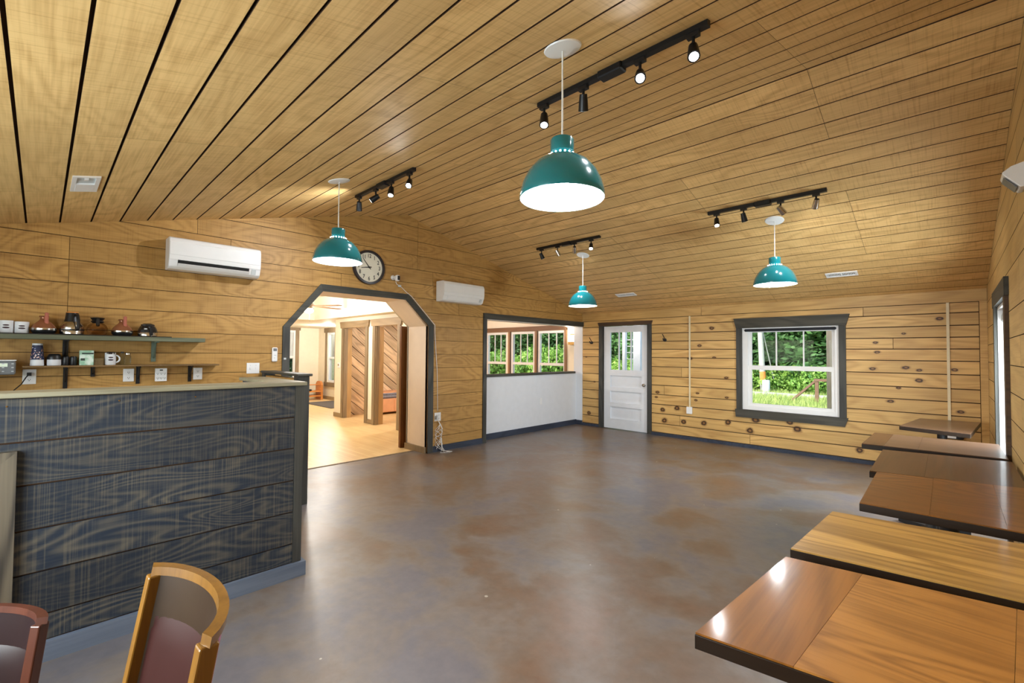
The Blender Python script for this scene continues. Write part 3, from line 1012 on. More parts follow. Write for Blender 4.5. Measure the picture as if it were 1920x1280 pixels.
# diagonal plank wall seen through the cased openings
fd = lambda y, z, w_: (-10.05 + w_, y, z)
wd = struct('wall_diagonal', MB().box(-10.06, -10.05, 4.85, 8.0, 0, 2.3), 'groove_wood', label='wall of weathered planks laid diagonally')
bnd = [((4.85, 0.0), (7.98, 0.0)), ((7.98, 0), (7.98, 2.25)), ((7.98, 2.25), (4.85, 2.25)), ((4.85, 2.25), (4.85, 0))]
dn = Vector((0.62, 0.785)).normalized()
dl = Vector((dn.y, -dn.x))
off = Vector((4.85, 0.0)).dot(dn) - 0.05
rr = random.Random(5)
while off < Vector((7.98, 2.25)).dot(dn):
    wdt = rr.choice((0.17, 0.2, 0.23))
    p = [tuple(dn * o_ + dl * s_) for o_, s_ in ((off, -9), (off, 12), (off + wdt - .016, 12), (off + wdt - .016, -9))]
    for a, b in bnd:
        p = clip(p, a, b, True) if p else p
    if not p:
        p = [tuple(dn * o_ + dl * s_) for o_, s_ in ((off, -9), (off + wdt - .016, -9), (off + wdt - .016, 12), (off, 12))]
        for a, b in bnd:
            p = clip(p, a, b, True) if p else p
    if p and area(p) > 1e-3:
        c0 = Vector((sum(a[0] for a in p) / len(p), sum(a[1] for a in p) / len(p)))
        loc = [((Vector(a) - c0).dot(dl), (Vector(a) - c0).dot(dn)) for a in p]
        ob = MB().prism(loc, 0.001, 0.014 + rr.random() * .008, lambda u, v, w_: (u, v, w_)).build('plank', 'barn_plank', wd, local=True)
        ob.matrix_local = Matrix(((0, 0, 1, -10.05), (dl.x, dn.x, 0, c0.x), (dl.y, dn.y, 0, c0.y), (0, 0, 0, 1)))
    off += wdt

# far windows
def sash_window(name, label, axis, pos, a0, a1, z0, z1, mid, muntins, inward=-1, casing=None):
    """simple double-hung window: axis 'x' lies in a y=const wall, axis 'y' in an x=const wall"""
    def bx(m_, u0, u1, d0, d1, za, zb):
        if axis == 'x':
            m_.box(u0, u1, pos + d0, pos + d1, za, zb)
        else:
            m_.box(pos + d0, pos + d1, u0, u1, za, zb)
        return m_
    m_ = MB()
    bx(m_, a0, a0 + .06, 0.02, .09, z0, z1); bx(m_, a1 - .06, a1, .02, .09, z0, z1)
    bx(m_, a0 + .06, a1 - .06, .02, .09, z1 - .06, z1); bx(m_, a0 + .06, a1 - .06, .02, .09, z0, z0 + .06)
    bx(m_, a0 + .06, a1 - .06, .03, .08, mid - .03, mid + .03)
    o = struct(name, m_, 'white_trim', label=label)
    bx(MB(), a0 + .06, a1 - .06, .05, .054, mid + .03, z1 - .06).build('pane', 'pane_glass', o)
    bx(MB(), a0 + .06, a1 - .06, .05, .054, z0 + .06, mid - .03).build('pane', 'pane_glass', o)
    for q in muntins:
        u = a0 + (a1 - a0) * q
        bx(MB(), u - .01, u + .01, .042, .062, mid + .03, z1 - .06).build('muntin', 'white_trim', o)
    return o


wf = sash_window('window_2', 'tall white window in the cream side wall beyond the archway', 'x', 6.2, -13.95, -13.4, .53, 2.06, 1.28, [])
for (a, b, c_, d_) in ((-14.06, -13.95, .53, 2.06), (-13.4, -13.29, .53, 2.06), (-14.15, -13.2, 2.06, 2.2), (-14.12, -13.24, .40, .53)):
    MB().box(a, b, 6.17, 6.199, c_, d_).build('casing_board', 'grey_casing_z', wf)
wf = sash_window('window_3', 'white window on the far cream wall beyond the archway', 'y', -14.69, 4.6, 5.48, .62, 2.12, 1.3, [])
for (a, b, c_, d_) in ((5.48, 5.58, .62, 2.12), (5.2, 5.62, 2.12, 2.28)):
    MB().box(-14.599, -14.57, a, b, c_, d_).build('casing_board', 'grey_casing_z', wf)
MB().box(-14.64, -14.63, 5.26, 5.47, 1.25, 2.1).build('roller_blind', 'pale_grey', wf)

# ---- sunroom behind the half wall
SY = 8.0
sw = MB()
spl = [rect(-10.06, -5.70, 0.0, 2.4)]
SW = [(-8.66, -7.89), (-7.77, -6.99), (-6.91, -6.10)]
for a, b in SW:
    spl = subtract(spl, rect(a, b, 0.62, 1.985))
for p in spl:
    sw.prism(p, 0.0, 0.15, lambda x, z, w_: (x, SY + w_, z))
struct('wall_sunroom', sw, 'cream_paint', label='white sunroom wall with three windows')
for k, (a, b) in enumerate(SW):
    o = sash_window('window_%d' % (7 + k), ['sunroom window nearest the archway', 'middle sunroom window', 'sunroom window nearest the wall lamp'][k], 'x', SY, a, b, .62, 1.985, 1.22, (0.38, 0.66))
    MB().box(a - .055 if k else a - .08, a + .0, SY - .03, SY + .02, .6, 2.0).build('post_board', 'sun_post', o)
    if k == 2:
        MB().box(b, b + .06, SY - .03, SY + .02, .6, 2.02).build('post_board', 'sun_post', o)
struct('trim_10', MB().box(-10.0, -6.04, SY - .05, SY - .001, 1.985, 2.09), 'sun_beam', label='brown header beam over the sunroom windows')
sc_ = struct('ceiling', MB().box(-10.06, -5.70, 4.86, SY + .15, 2.42, 2.5), 'groove_wood', label='golden plank ceiling of the sunroom')
for k in range(16):
    y0 = 4.87 + k * .2
    MB().box(-10.04, -5.74, y0, min(y0 + .192, SY), 2.395, 2.421).build('plank', 'sun_ceiling', sc_)
struct('trim_11', MB().box(-8.9, -8.75, 4.9, SY - .05, 2.15, 2.39), 'sun_beam', label='brown ceiling beam in the sunroom')
struct('wall_sunroom_left', MB().box(-10.06, -10.0, 7.99, 8.15, 0, 2.4), 'cream_paint', label='narrow cream return at the sunroom corner')
struct('wall_header', MB().box(-5.74, XL - .04, 4.9, YB + .1, 2.04, 2.6), 'white_paint', label='white header above the half-wall opening on the sunroom side')

# ================================================================== THINGS
# ---- pendant lamps
def point(name, loc, watts, col=LAMP_COL, size=0.05, parent=None):
    ld = bpy.data.lights.new(name, 'POINT')
    ld.energy = watts
    ld.color = col
    ld.shadow_soft_size = size
    lo = bpy.data.objects.new(name, ld)
    COL.objects.link(lo)
    lo.location = loc
    if parent is not None:
        lo.parent = parent
        lo.location = Vector(loc) - world_loc(parent)
    return lo


def pendant(x, y, zrim, label):
    zc = ceil_z(y)
    t_ = thing('pendant_lamp', label, 'pendant lamp', (x, y, zc), 'teal dome pendant lamps')
    sl = SF if y < YRG else -SB
    MB().lathe([(0.001, -0.012), (0.05, -0.012), (0.088, -0.006), (0.092, 0.0)], 28, fn=lambda a, b, c_: (x + a, y + b, zc + c_ + sl * b)).build('ceiling_plate', 'white_plastic', t_, smooth=True)
    MB().rod((x, y, zc - .008), (x, y, zrim + .30), 0.0045, n=8).build('cord', 'cord_white', t_)
    prof = [(0.205, 0.0), (0.207, 0.004), (0.204, 0.03), (0.192, 0.075), (0.168, 0.125), (0.13, 0.17), (0.09, 0.196), (0.068, 0.205)]
    outer = prof + [(0.062, 0.208), (0.056, 0.215), (0.056, 0.225)]
    MB().lathe(outer, 40, c=(x, y, zrim), cap0=False, cap1=False).build('shade', 'teal_enamel', t_, smooth=True)
    MB().lathe([(0.2035, 0.001), (0.2, 0.03), (0.188, 0.074), (0.164, 0.123), (0.127, 0.167), (0.088, 0.192), (0.02, 0.205)], 40, c=(x, y, zrim), cap0=False).build('shade_lining', 'shade_inside', t_, smooth=True)
    MB().lathe([(0.052, 0.222), (0.057, 0.226), (0.058, 0.285), (0.054, 0.292), (0.008, 0.296)], 28, c=(x, y, zrim)).build('socket_cup', 'teal_enamel', t_, smooth=True)
    vent = MB()
    for k in range(18):
        a = 2 * math.pi * k / 18
        cx, cy = x + .0645 * math.cos(a), y + .0645 * math.sin(a)
        vent.lathe([(0.0005, -.004), (0.0045, -.002), (0.0045, .002), (0.0005, .004)], 6, c=(cx, cy, zrim + .2105))
    vent.build('vent_holes', 'bulb_glow', t_)
    MB().lathe([(0.014, 0.17), (0.016, 0.13), (0.034, 0.1), (0.036, 0.08), (0.026, 0.06), (0.004, 0.053)], 16, c=(x, y, zrim)).build('bulb', 'bulb_glow', t_, smooth=True)
    point('bulb_light', (x, y, zrim + 0.045), PENDANT_W, size=0.04, parent=t_)
    return t_


pendant(-1.354, 1.745, 2.213, 'teal dome pendant lamp nearest the viewer, largest in view')
pendant(-3.868, 1.796, 2.25, 'teal dome pendant lamp hanging in front of the wall clock')
pendant(-1.345, 5.426, 2.212, 'teal dome pendant lamp hanging above the double-hung window')
pendant(-3.841, 5.452, 2.153, 'teal dome pendant lamp hanging above the half-wall opening, farthest away')


# ---- track lights
def track(x0, x1, y, label, heads):
    zc = ceil_z(y)
    t_ = thing('track_light', label, 'track light', ((x0 + x1) / 2, y, zc), 'black ceiling track lights')
    MB().box(x0, x1, y - .018, y + .018, zc - .03, zc + .004).build('rail', 'black_metal', t_)
    xm = (x0 + x1) / 2
    MB().cbox(xm - .075, xm + .075, y - .034, y + .034, zc - .045, zc + .004, .006).build('power_box', 'black_metal', t_)
    for (hx, aim, lit) in heads:
        zb = zc - .03
        a = Vector(aim).normalized()
        hd = MB().box(hx - .03, hx + .03, y - .014, y + .014, zb - .022, zb).build('lamp_head', 'black_plastic', t_)
        MB().rod((hx, y, zb - .02), (hx, y, zb - .075), .008, n=8).build('stem', 'black_metal', hd)
        piv = Vector((hx, y, zb - .085))
        tail, nose = piv - a * .035, piv + a * .055
        MB().rod(tail, piv + a * .0, .022, .026, 16).rod(piv, nose, .026, .03, 16).build('can', 'black_metal' if lit != 2 else 'steel', hd, smooth=True)
        MB().rod(nose - a * .004, nose + a * .002, .022, .022, 16).build('lens', 'lamp_lens' if lit == 1 else 'pale_grey', hd)
        if lit:
            ld = bpy.data.lights.new('spot_bulb', 'SPOT')
            ld.energy = SPOT_W * (2.4 if hx == -4.0 else 1.0)
            ld.color = LAMP_COL
            ld.spot_size = math.radians(125)
            ld.spot_blend = 0.9
            ld.shadow_soft_size = 0.025
            lo = bpy.data.objects.new('spot_bulb', ld)
            COL.objects.link(lo)
            lo.parent = hd
            lo.rotation_euler = a.to_track_quat('-Z', 'Y').to_euler()
            lo.location = nose + a * .01 - world_loc(hd)
    return t_


DN = (0.15, -0.35, -1)
track(-1.885, -0.815, 2.185, 'black track light nearest the viewer, beside the largest pendant',
      [(-1.84, (0.25, -0.3, -1), 1), (-1.54, (-.35, .5, -1), 0), (-1.175, (0.45, -.8, -1), 1), (-0.89, (0.25, -.5, -1), 1)])
track(-4.39, -3.345, 2.225, 'black track light glowing above the clock wall with four lit heads',
      [(-4.33, (-.6, .3, -1), 1), (-4.0, (-.9, -.75, -.7), 1), (-3.72, (.3, -.3, -1), 1), (-3.42, (.6, -.6, -1), 1)])
track(-1.89, -0.81, 5.025, 'black track light above the pendant by the double-hung window',
      [(-1.80, (.2, -.4, -1), 1), (-1.53, (.1, .45, -1), 0), (-1.19, (.5, .75, -.8), 2), (-0.895, (-.35, .7, -.9), 2)])
track(-4.365, -3.28, 5.04, 'black track light above the farthest pendant by the gable wall',
      [(-4.28, (.2, .5, -1), 0), (-3.985, (.25, .5, -.9), 2), (-3.69, (-.5, .7, -.9), 2), (-3.42, (.35, -.6, -.9), 1)])


# ---- ceiling vents
def vent(x0, x1, y0, y1, label, slats, alongx=True):
    ym = (y0 + y1) / 2
    fn = roof_map(ym < YRG)
    t_ = thing('ceiling_vent', label, 'vent', ((x0 + x1) / 2, ym, ceil_z(ym)))
    m_ = MB()
    b = .022
    for p in subtract([rect(x0, x1, y0, y1)], rect(x0 + b, x1 - b, y0 + b, y1 - b)):
        m_.prism(p, -.01, .002, fn)
    m_.build('frame', 'white_plastic', t_)
    MB().prism(rect(x0 + b, x1 - b, y0 + b, y1 - b), -.001, .003, fn).build('backing', 'dark_slot' if slats else 'pale_grey', t_)
    if slats:
        xm = (x0 + x1) / 2
        MB().prism(rect(xm - .008, xm + .008, y0 + b, y1 - b), -.008, -.001, fn).build('bar', 'white_plastic', t_)
        for k in range(slats):
            u = x0 + b + (x1 - x0 - 2 * b) * (k + .5) / slats
            MB().prism(rect(u - .004, u + .004, y0 + b, y1 - b), -.006, -.001, fn).build('slat', 'white_plastic', t_)
    else:
        MB().prism(rect(x0 + b, x0 + .2, y0 + b, y1 - b), -.012, -.001, fn).build('cover', 'white_plastic', t_)
        MB().prism(rect(x1 - .07, x1 - .04, (y0 + y1) / 2 - .01, (y0 + y1) / 2 + .01), -.014, -.001, fn).build('lever', 'white_plastic', t_)
    return t_


vent(-4.345, -3.965, 0.115, 0.25, 'white square ceiling damper above the bar', 0)
vent(-1.147, -0.818, 6.92, 7.045, 'white slatted ceiling vent nearest the right wall', 18)
vent(-4.205, -3.848, 6.93, 7.05, 'white slatted ceiling vent above the half-glazed door', 18)


# ---- wall air conditioners
def aircon(y0, y1, z0, z1, label, open_):
    t_ = thing('air_conditioner', label, 'air conditioner', (XL, (y0 + y1) / 2, z0))
    h = z1 - z0
    prof = [(0, 0), (.13, 0), (.165, .022), (.185, .075), (.195, .09), (.2, .12), (.2, h - .045), (.188, h - .012), (.16, h), (0, h)]
    fn = lambda u, v, w_: (XL + .001 + u, w_, z0 + v)
    MB().prism(prof, y0, y1, fn).build('body', 'white_plastic', t_, bevel=.008)
    MB().prism([(.196, .125), (.205, .13), (.206, h - .05), (.196, h - .05)], y0 + .004, y1 - .004, fn).build('front_panel', 'white_plastic', t_, bevel=.003)
    if open_:
        MB().prism([(.155, .032), (.176, .085), (.193, .089), (.172, .03)], y0 + .07, y1 - .11, fn).build('air_outlet', 'dark_slot', t_)
        MB().prism([(.168, .028), (.196, .052), (.199, .049), (.171, .024)], y0 + .07, y1 - .11, fn).build('louver', 'white_plastic', t_)
    else:
        MB().prism([(.17, .03), (.189, .08), (.196, .078), (.177, .027)], y0 + .07, y1 - .11, fn).build('louver', 'white_plastic', t_)
    MB().prism([(.17, .03), (.19, .08), (.194, .079), (.174, .028)], y1 - .085, y1 - .045, fn).build('indicator', 'pale_grey', t_)


aircon(0.823, 1.617, 2.245, 2.548, 'white wall air conditioner with open dark louver above the coffee shelves', True)
aircon(4.06, 4.85, 2.222, 2.522, 'white wall air conditioner with closed louver between archway and half wall', False)

# ---- wall clock
CY, CZ, CR = 2.965, 2.572, 0.226
t_ = thing('wall_clock', 'round wall clock with cream face and dark rim above the archway', 'clock', (XL, CY, CZ))
fc = lambda a, b, c_: (XL + .001 + c_, CY + a, CZ + b)
MB().lathe([(CR - .002, 0), (CR, .02), (CR - .006, .04), (CR - .03, .045), (CR - .036, .024)], 48, fn=fc, cap1=False).build('rim', 'clock_rim', t_, smooth=True)
MB().lathe([(CR - .036, .018), (CR - .036, .022)], 48, fn=fc).build('face', 'clock_face', t_)
def text_mesh(s, size, fn, name, mat, parent, shear=0.0):
    cu = bpy.data.curves.new('glyph', 'FONT')
    cu.body = s
    cu.size = size
    cu.align_x = 'CENTER'
    cu.align_y = 'CENTER'
    cu.offset = size * 0.02
    cu.shear = shear
    ob = bpy.data.objects.new('glyph', cu)
    COL.objects.link(ob)
    dg = bpy.context.evaluated_depsgraph_get()
    me = bpy.data.meshes.new_from_object(ob.evaluated_get(dg))
    bpy.data.objects.remove(ob)
    bpy.data.curves.remove(cu)
    o_ = world_loc(parent)
    for v in me.vertices:
        p = fn(v.co.x, v.co.y)
        v.co = (p[0] - o_.x, p[1] - o_.y, p[2] - o_.z)
    me.materials.clear()
    me.materials.append(MATS[mat])
    me.name = name
    ob = bpy.data.objects.new(name, me)
    COL.objects.link(ob)
    ob.parent = parent
    return ob
for k in range(1, 13):
    an = math.radians(30 * k)
    ny, nz = CY + .148 * math.sin(an), CZ + .148 * math.cos(an)
    text_mesh(str(k), 0.07, (lambda u, v, ny=ny, nz=nz: (XL + .0245, ny + u * .8, nz + v)), 'numeral', 'clock_black', t_)
def hand(ang, ln, tail, wd, d):
    c_, s_ = math.cos(math.radians(ang)), math.sin(math.radians(ang))
    pts = [(-wd, -tail), (wd, -tail), (wd * .5, ln), (-wd * .5, ln)]
    MB().prism([(u * c_ + v * s_, -u * s_ + v * c_) for u, v in pts], d, d + .002, lambda u, v, w_: fc(u, v, w_)).build('hand', 'clock_black', t_)
hand(320, .14, .03, .006, .027)
hand(261, .115, .03, .007, .03)
MB().lathe([(.012, .024), (.01, .036)], 12, fn=fc).build('hub', 'clock_black', t_)

# ---- small security camera with cable above the arch
t_ = thing('security_camera', 'small white security camera beside the clock', 'camera', (XL, 3.345, 2.48))
MB().lathe([(.032, .0), (.034, .008), (.02, .014), (.012, .03)], 16, fn=lambda a, b, c_: (XL + .001 + c_, 3.33 + a, 2.485 + b)).build('mount', 'white_plastic', t_, smooth=True)
MB().cbox(XL + .03, XL + .1, 3.335, 3.39, 2.435, 2.515, .014).build('housing', 'white_plastic', t_)
MB().cbox(XL + .098, XL + .104, 3.343, 3.382, 2.445, 2.503, .003).build('lens_plate', 'black_plastic', t_)
cb = [(XL + .03, 3.36, 2.43), (XL + .02, 3.38, 2.40), (XL + .015, 3.42, 2.385), (XL + .012, 3.47, 2.36), (XL + .01, 3.55, 2.30), (XL + .022, 3.62, 2.255),
      (XL + .024, 4.03, 1.868), (XL + .012, 4.04, 1.75), (XL + .01, 4.09, 1.2), (XL + .01, 4.108, .60)]
MB().tube(cb, .004, 6).build('cable', 'white_plastic', t_)
MB().cbox(XL + .008, XL + .022, 3.405, 3.455, 2.365, 2.395, .004).build('cable_plug', 'pale_grey', t_)


# ---- electrical plates
def plate(name, label, face, u0, u1, z0, z1, base, kind):
    """face: 'L' left wall, 'B' back wall, 'H' half wall"""
    if face == 'L':
        fn = lambda u, v, w_: (base + w_, u, v)
    else:
        fn = lambda u, v, w_: (u, base - w_, v)
    um, zm = (u0 + u1) / 2, (z0 + z1) / 2
    t_ = thing(name, label, {'outlet': 'outlet', 'light_switch': 'switch'}.get(name, 'outlet'), fn(um, zm, 0))
    dp = .035 if kind == 'six' else .008
    MB().prism(rect(u0, u1, z0, z1), .0005, dp, fn).build('plate', 'white_plastic', t_, bevel=.003)
    sl = []
    if kind == 'duplex':
        sl = [(um, zm + .025), (um, zm - .025)]
    elif kind == 'quad':
        sl = [(um + du, zm + dz) for du in (-.02, .02) for dz in (.025, -.025)]
    elif kind == 'six':
        sl = [(um + du, zm + dz) for du in (-.027, 0, .027) for dz in (.012, -.032)]
    elif kind == 'switch2':
        for du in (-.028, .028):
            MB().prism(rect(um + du - .005, um + du + .005, zm - .012, zm + .012), dp - .001, dp + .007, fn).build('toggle', 'white_plastic', t_)
            MB().prism(rect(um + du - .002, um + du + .002, zm + .028, zm + .032), dp - .001, dp + .001, fn).build('screw', 'grey_plastic', t_)
    for (su, sz) in sl:
        s_ = MB().prism(rect(su - .014, su + .014, sz - .013, sz + .013), dp - .001, dp + .002, fn).build('socket', 'white_plastic', t_)
        q = MB()
        for dx in (-.006, .006):
            q.prism(rect(su + dx - .0015, su + dx + .0015, sz - .002, sz + .007), dp + .001, dp + .0025, fn)
        q.prism(rect(su - .003, su + .003, sz - .01, sz - .005), dp + .001, dp + .0025, fn)
        q.build('slots', 'dark_slot', s_)
    if kind == 'six':
        MB().prism(rect(um - .012, um + .012, z1 - .022, z1 - .012), dp - .001, dp + .003, fn).build('reset_button', 'dark_slot', t_)
    return t_


o = plate('outlet', 'white wall outlet with a black cord plugged in, left end below the shelves', 'L', -.097, -.018, 1.175, 1.298, XL, 'duplex')
o1 = thing('power_cord', 'black power cord plugged into the leftmost outlet', 'cord', (XL, -.06, 1.19))
MB().box(XL + .011, XL + .05, -.072, -.045, 1.245, 1.272).build('plug', 'black_plastic', o1)
MB().tube([(XL + .04, -.06, 1.255), (XL + .06, -.075, 1.235), (XL + .06, -.1, 1.18), (XL + .07, -.15, 1.12), (XL + .08, -.22, 1.07), (XL + .1, -.3, .95)], .004, 6).build('cable', 'black_plastic', o1)
plate('outlet', 'white four-socket wall outlet below the low shelf', 'L', .535, .613, 1.172, 1.291, XL, 'duplex')
plate('outlet', 'white six-socket surge adapter below the low shelf', 'L', .767, .857, 1.167, 1.291, XL, 'six')
plate('outlet', 'white wall outlet at the right end below the low shelf', 'L', 1.074, 1.151, 1.172, 1.291, XL, 'duplex')
plate('light_switch', 'white double light switch plate left of the archway', 'L', 1.555, 1.682, 1.219, 1.335, XL, 'switch2')
plate('outlet', 'white wall outlet with plug right of the archway', 'L', 4.055, 4.17, .45, .575, XL, 'quad')
plate('outlet', 'small white outlet on the painted half wall', 'H', 6.63, 6.70, .48, .60, 0, 'none') if False else None
t_ = thing('outlet', 'small white outlet plate on the white half wall', 'outlet', (-5.655, 6.66, .55))
MB().prism(rect(6.625, 6.695, .49, .61), .0005, .007, lambda u, v, w_: (-5.655 + w_, u, v)).build('plate', 'white_plastic', t_, bevel=.002)
MB().prism(rect(6.645, 6.675, .515, .585), .006, .009, lambda u, v, w_: (-5.655 + w_, u, v)).build('socket', 'white_plastic', t_)

# remote control in holder
t_ = thing('remote_control', 'white air conditioner remote in a wall holder left of the archway', 'remote', (XL, 1.833, 1.345))
MB().cbox(XL + .001, XL + .026, 1.805, 1.862, 1.346, 1.506, .008).build('body', 'white_plastic', t_)
MB().box(XL + .025, XL + .028, 1.815, 1.852, 1.465, 1.497).build('display', 'grey_plastic', t_)
for dz in (0, .03):
    MB().box(XL + .025, XL + .029, 1.824, 1.834 + dz * .4, 1.385 + dz, 1.393 + dz).build('button', 'pale_grey', t_)

# white adapter plugged in + bundled cord at the floor
t_ = thing('charging_cord', 'bundled white cord hanging from the outlet right of the archway', 'cord', (XL, 4.11, 0.0))
MB().cbox(XL + .01, XL + .045, 4.065, 4.095, .475, .535, .006).build('plug', 'pale_grey', t_)
rr = random.Random(11)
for k in range(5):
    pts = []
    y0 = 4.11 + rr.uniform(-.01, .02)
    pts.append((XL + .03, 4.10, .47))
    pts.append((XL + .035, y0 + .02, .40))
    for q in range(9):
        a = q / 8
        pts.append((XL + .03 + .03 * math.sin(a * 6 + k), y0 + .045 * math.sin(a * (5 + k) + k), .34 - .27 * a + .02 * math.sin(k * 3 + q)))
    if k < 3:
        pts += [(XL + .07 + .02 * k, y0 + .03, .03), (XL + .12 + .03 * k, y0 - .03 + .05 * k, .006), (XL + .16, y0 + .06 + .04 * k, .006), (XL + .10, y0 + .1, .006), (XL + .06, y0 + .04, .02), (XL + .05, y0 + .03, .2)]
    MB().tube(pts, .004, 6).build('cord_loop', 'white_plastic', t_)

# ---- conduits on the pine wall
t_ = thing('conduit', 'cream conduit running down to a white outlet box between door and window', 'conduit', (-3.25, YB, .44))
MB().box(-3.262, -3.238, YB - .02, YB - .005, .56, 2.127).build('raceway', 'conduit_cream', t_)
MB().cbox(-3.298, -3.206, YB - .05, YB - .005, .445, .565, .006).build('outlet_box', 'white_plastic', t_)
t_ = thing('conduit', 'cream conduit running down behind the small corner table', 'conduit', (-.026, YB, .46))
MB().box(-.04, -.012, YB - .022, YB - .005, .53, 2.127).build('raceway', 'conduit_cream', t_)
MB().cbox(-.12, .095, YB - .05, YB - .005, .455, .535, .006).build('outlet_box', 'black_plastic', t_)
MB().box(-.045, .03, YB - .056, YB - .049, .465, .53).build('cover_plate', 'white_plastic', t_)
MB().lathe([(.026, 0), (.03, .01), (.03, .035), (.02, .04)], 14, fn=lambda a, b, c_: (.07 + a, YB - .05 - c_, .49 + b)).build('plug', 'black_plastic', t_, smooth=True)

# ---- coat hooks
def hook(x, z, label):
    t_ = thing('coat_hook', label, 'hook', (x, YB, z), 'black coat hooks beside the half-glazed door')
    MB().lathe([(.03, 0), (.03, .006), (.012, .012)], 14, fn=lambda a, b, c_: (x + a, YB - .005 - c_, z - .03 + b)).build('backplate', 'black_iron', t_)
    MB().tube([(x, YB - .012, z - .03), (x, YB - .05, z - .05), (x + .0, YB - .075, z - .03), (x, YB - .085, z + .0)], .009, 8).build('lower_prong', 'black_iron', t_)
    MB().tube([(x, YB - .012, z - .02), (x - .01, YB - .04, z + .03), (x - .02, YB - .07, z + .075)], .007, 8).build('upper_prong', 'black_iron', t_)


hook(-5.262, 1.72, 'black coat hook left of the half-glazed door')
hook(-3.70, 1.75, 'black coat hook right of the half-glazed door')

# ---- sensor box on the right wall
t_ = thing('wall_sensor', 'white wall-mounted sensor box with grey slot high on the right wall', 'sensor', (XR, 3.93, 2.43))
fs = lambda u, v, w_: (XR - u, w_, 2.43 + v)
MB().prism([(0, .0), (.02, .0), (.088, .085), (.09, .1), (.055, .128), (0, .145)], 3.85, 4.0, fs).build('housing', 'white_plastic', t_, bevel=.004)
MB().prism([(.03, .006), (.083, .072), (.085, .07), (.033, .003)], 3.865, 3.985, fs).build('slot', 'grey_plastic', t_)
MB().prism([(0, .04), (.012, .04), (.012, .12), (0, .12)], 4.0, 4.03, fs).build('bracket', 'white_plastic', t_)

# ---- unseen ceiling lamp added to brighten the sunroom and its diagonal planks
t_ = thing('added_sunroom_lamp', 'added round fill lamp on the sunroom plank ceiling, out of view', 'ceiling light', (-7.9, 6.2, 2.395))
MB().lathe([(.15, -.02), (.15, 0)], 24, c=(-7.9, 6.2, 2.395)).build('base', 'white_plastic', t_)
MB().lathe([(.01, -.08), (.09, -.07), (.135, -.04), (.14, -.021)], 24, c=(-7.9, 6.2, 2.395)).build('diffuser', 'sconce_glow', t_, smooth=True)
point('sunroom_fill_light', (-7.9, 6.2, 2.2), 62, (1, .97, .93), .1, t_)
# ---- wall sconce in the sunroom
t_ = thing('wall_sconce', 'brass wall sconce with glowing white shade in the sunroom', 'wall lamp', (-5.87, SY, 1.65))
MB().box(-5.95, -5.79, SY - .02, SY - .001, 1.65, 1.89).build('backplate', 'brass', t_)
MB().cbox(-5.945, -5.795, SY - .1, SY - .02, 1.72, 1.86, .01).build('shade', 'sconce_glow', t_)
MB().box(-5.945, -5.795, SY - .1, SY - .02, 1.655, 1.715).build('base', 'brass', t_)
point('sconce_light', (-5.87, SY - .2, 1.95), 5, (1, .86, .66), .05, t_)

# ================================================================== BAR
BX = -3.10
t_ = thing('bar_counter', 'dark blue stained plank bar counter with pale worn cap', 'counter', (BX, 0.2, 0))
MB().box(BX - .14, BX - .012, YF + .02, 1.20, 0, 1.235).build('carcass', 'groove_wood', t_)
MB().box(-3.9, BX - .12, 1.08, 1.20, 0, 1.235).build('return_wall', 'bar_front', t_)
bz = [0.09, .212, .417, .62, .829, 1.031, 1.237]
for a, b in zip(bz[:-1], bz[1:]):
    MB().prism(rect(YF + .03, 1.168, a + .004, b - .004), 0, .014, lambda u, v, w_: (BX - .014 + w_, u, v)).build('plank', 'bar_front', t_)
MB().box(BX - .02, BX + .006, 1.17, 1.222, .09, 1.237).build('corner_post', 'charcoal_z', t_)
MB().box(BX - .14, BX - .02, 1.20, 1.222, .09, 1.237).build('end_board', 'charcoal_z', t_)
MB().box(BX, BX + .03, YF + .03, 1.245, 0, .09).build('base_board', 'bar_base', t_)
MB().box(BX - .16, BX, 1.222, 1.245, 0, .09).build('base_board', 'bar_base', t_)
MB().cbox(BX - .17, BX + .03, YF + .02, 1.235, 1.238, 1.262, .004).build('cap', 'bar_cap', t_)
MB().cbox(-3.92, BX - .171, 1.06, 1.235, 1.238, 1.262, .004).build('cap', 'bar_cap', t_)
for (sy, szz) in ((.07, 1.215), (.29, 1.2), (.62, 1.2), (-.1, 1.2)):
    MB().lathe([(.004, 0), (.003, .002)], 8, fn=lambda a, b, c_: (BX + c_, sy + a, szz + b)).build('screw', 'brass', t_)
# framed access panel on the bar front
a0, a1, z0, z1 = -.78, -.062, .09, .995
fbp = lambda u, v, w_: (BX + .001 + w_, u, v)
pp = MB().prism(rect(a0 + .1, a1 - .1, z0, z1 - .1), 0, .01, fbp).build('access_panel', 'bar_panel', t_)
MB().prism([(a1 - .1, z0), (a1, z0), (a1, z1), (a1 - .1, z1 - .1)], 0, .032, fbp).build('panel_frame', 'bar_panel', pp)
MB().prism([(a0, z0), (a0 + .1, z0), (a0 + .1, z1 - .1), (a0, z1)], 0, .032, fbp).build('panel_frame', 'bar_panel', pp)
MB().prism([(a0 + .1, z1 - .1), (a1 - .1, z1 - .1), (a1, z1), (a0, z1)], 0, .032, fbp).build('panel_frame', 'bar_panel', pp)

# low partition by the archway
t_ = thing('low_partition', 'low plank partition with charcoal cap left of the archway', 'partition', (-5.0, 1.78, 0))
MB().box(XL + .02, -4.56, 1.72, 1.80, 0, 1.2).build('plank_panel', 'wall_ply', t_)
MB().box(-4.565, -4.47, 1.705, 1.815, 0, 1.225).build('end_post', 'charcoal_z', t_)
MB().box(XL + .02, -5.40, 1.705, 1.815, 0, 1.225).build('end_post', 'charcoal_z', t_)
MB().cbox(XL + .02, -4.43, 1.69, 1.83, 1.226, 1.25, .004).build('cap', 'charcoal_x', t_)

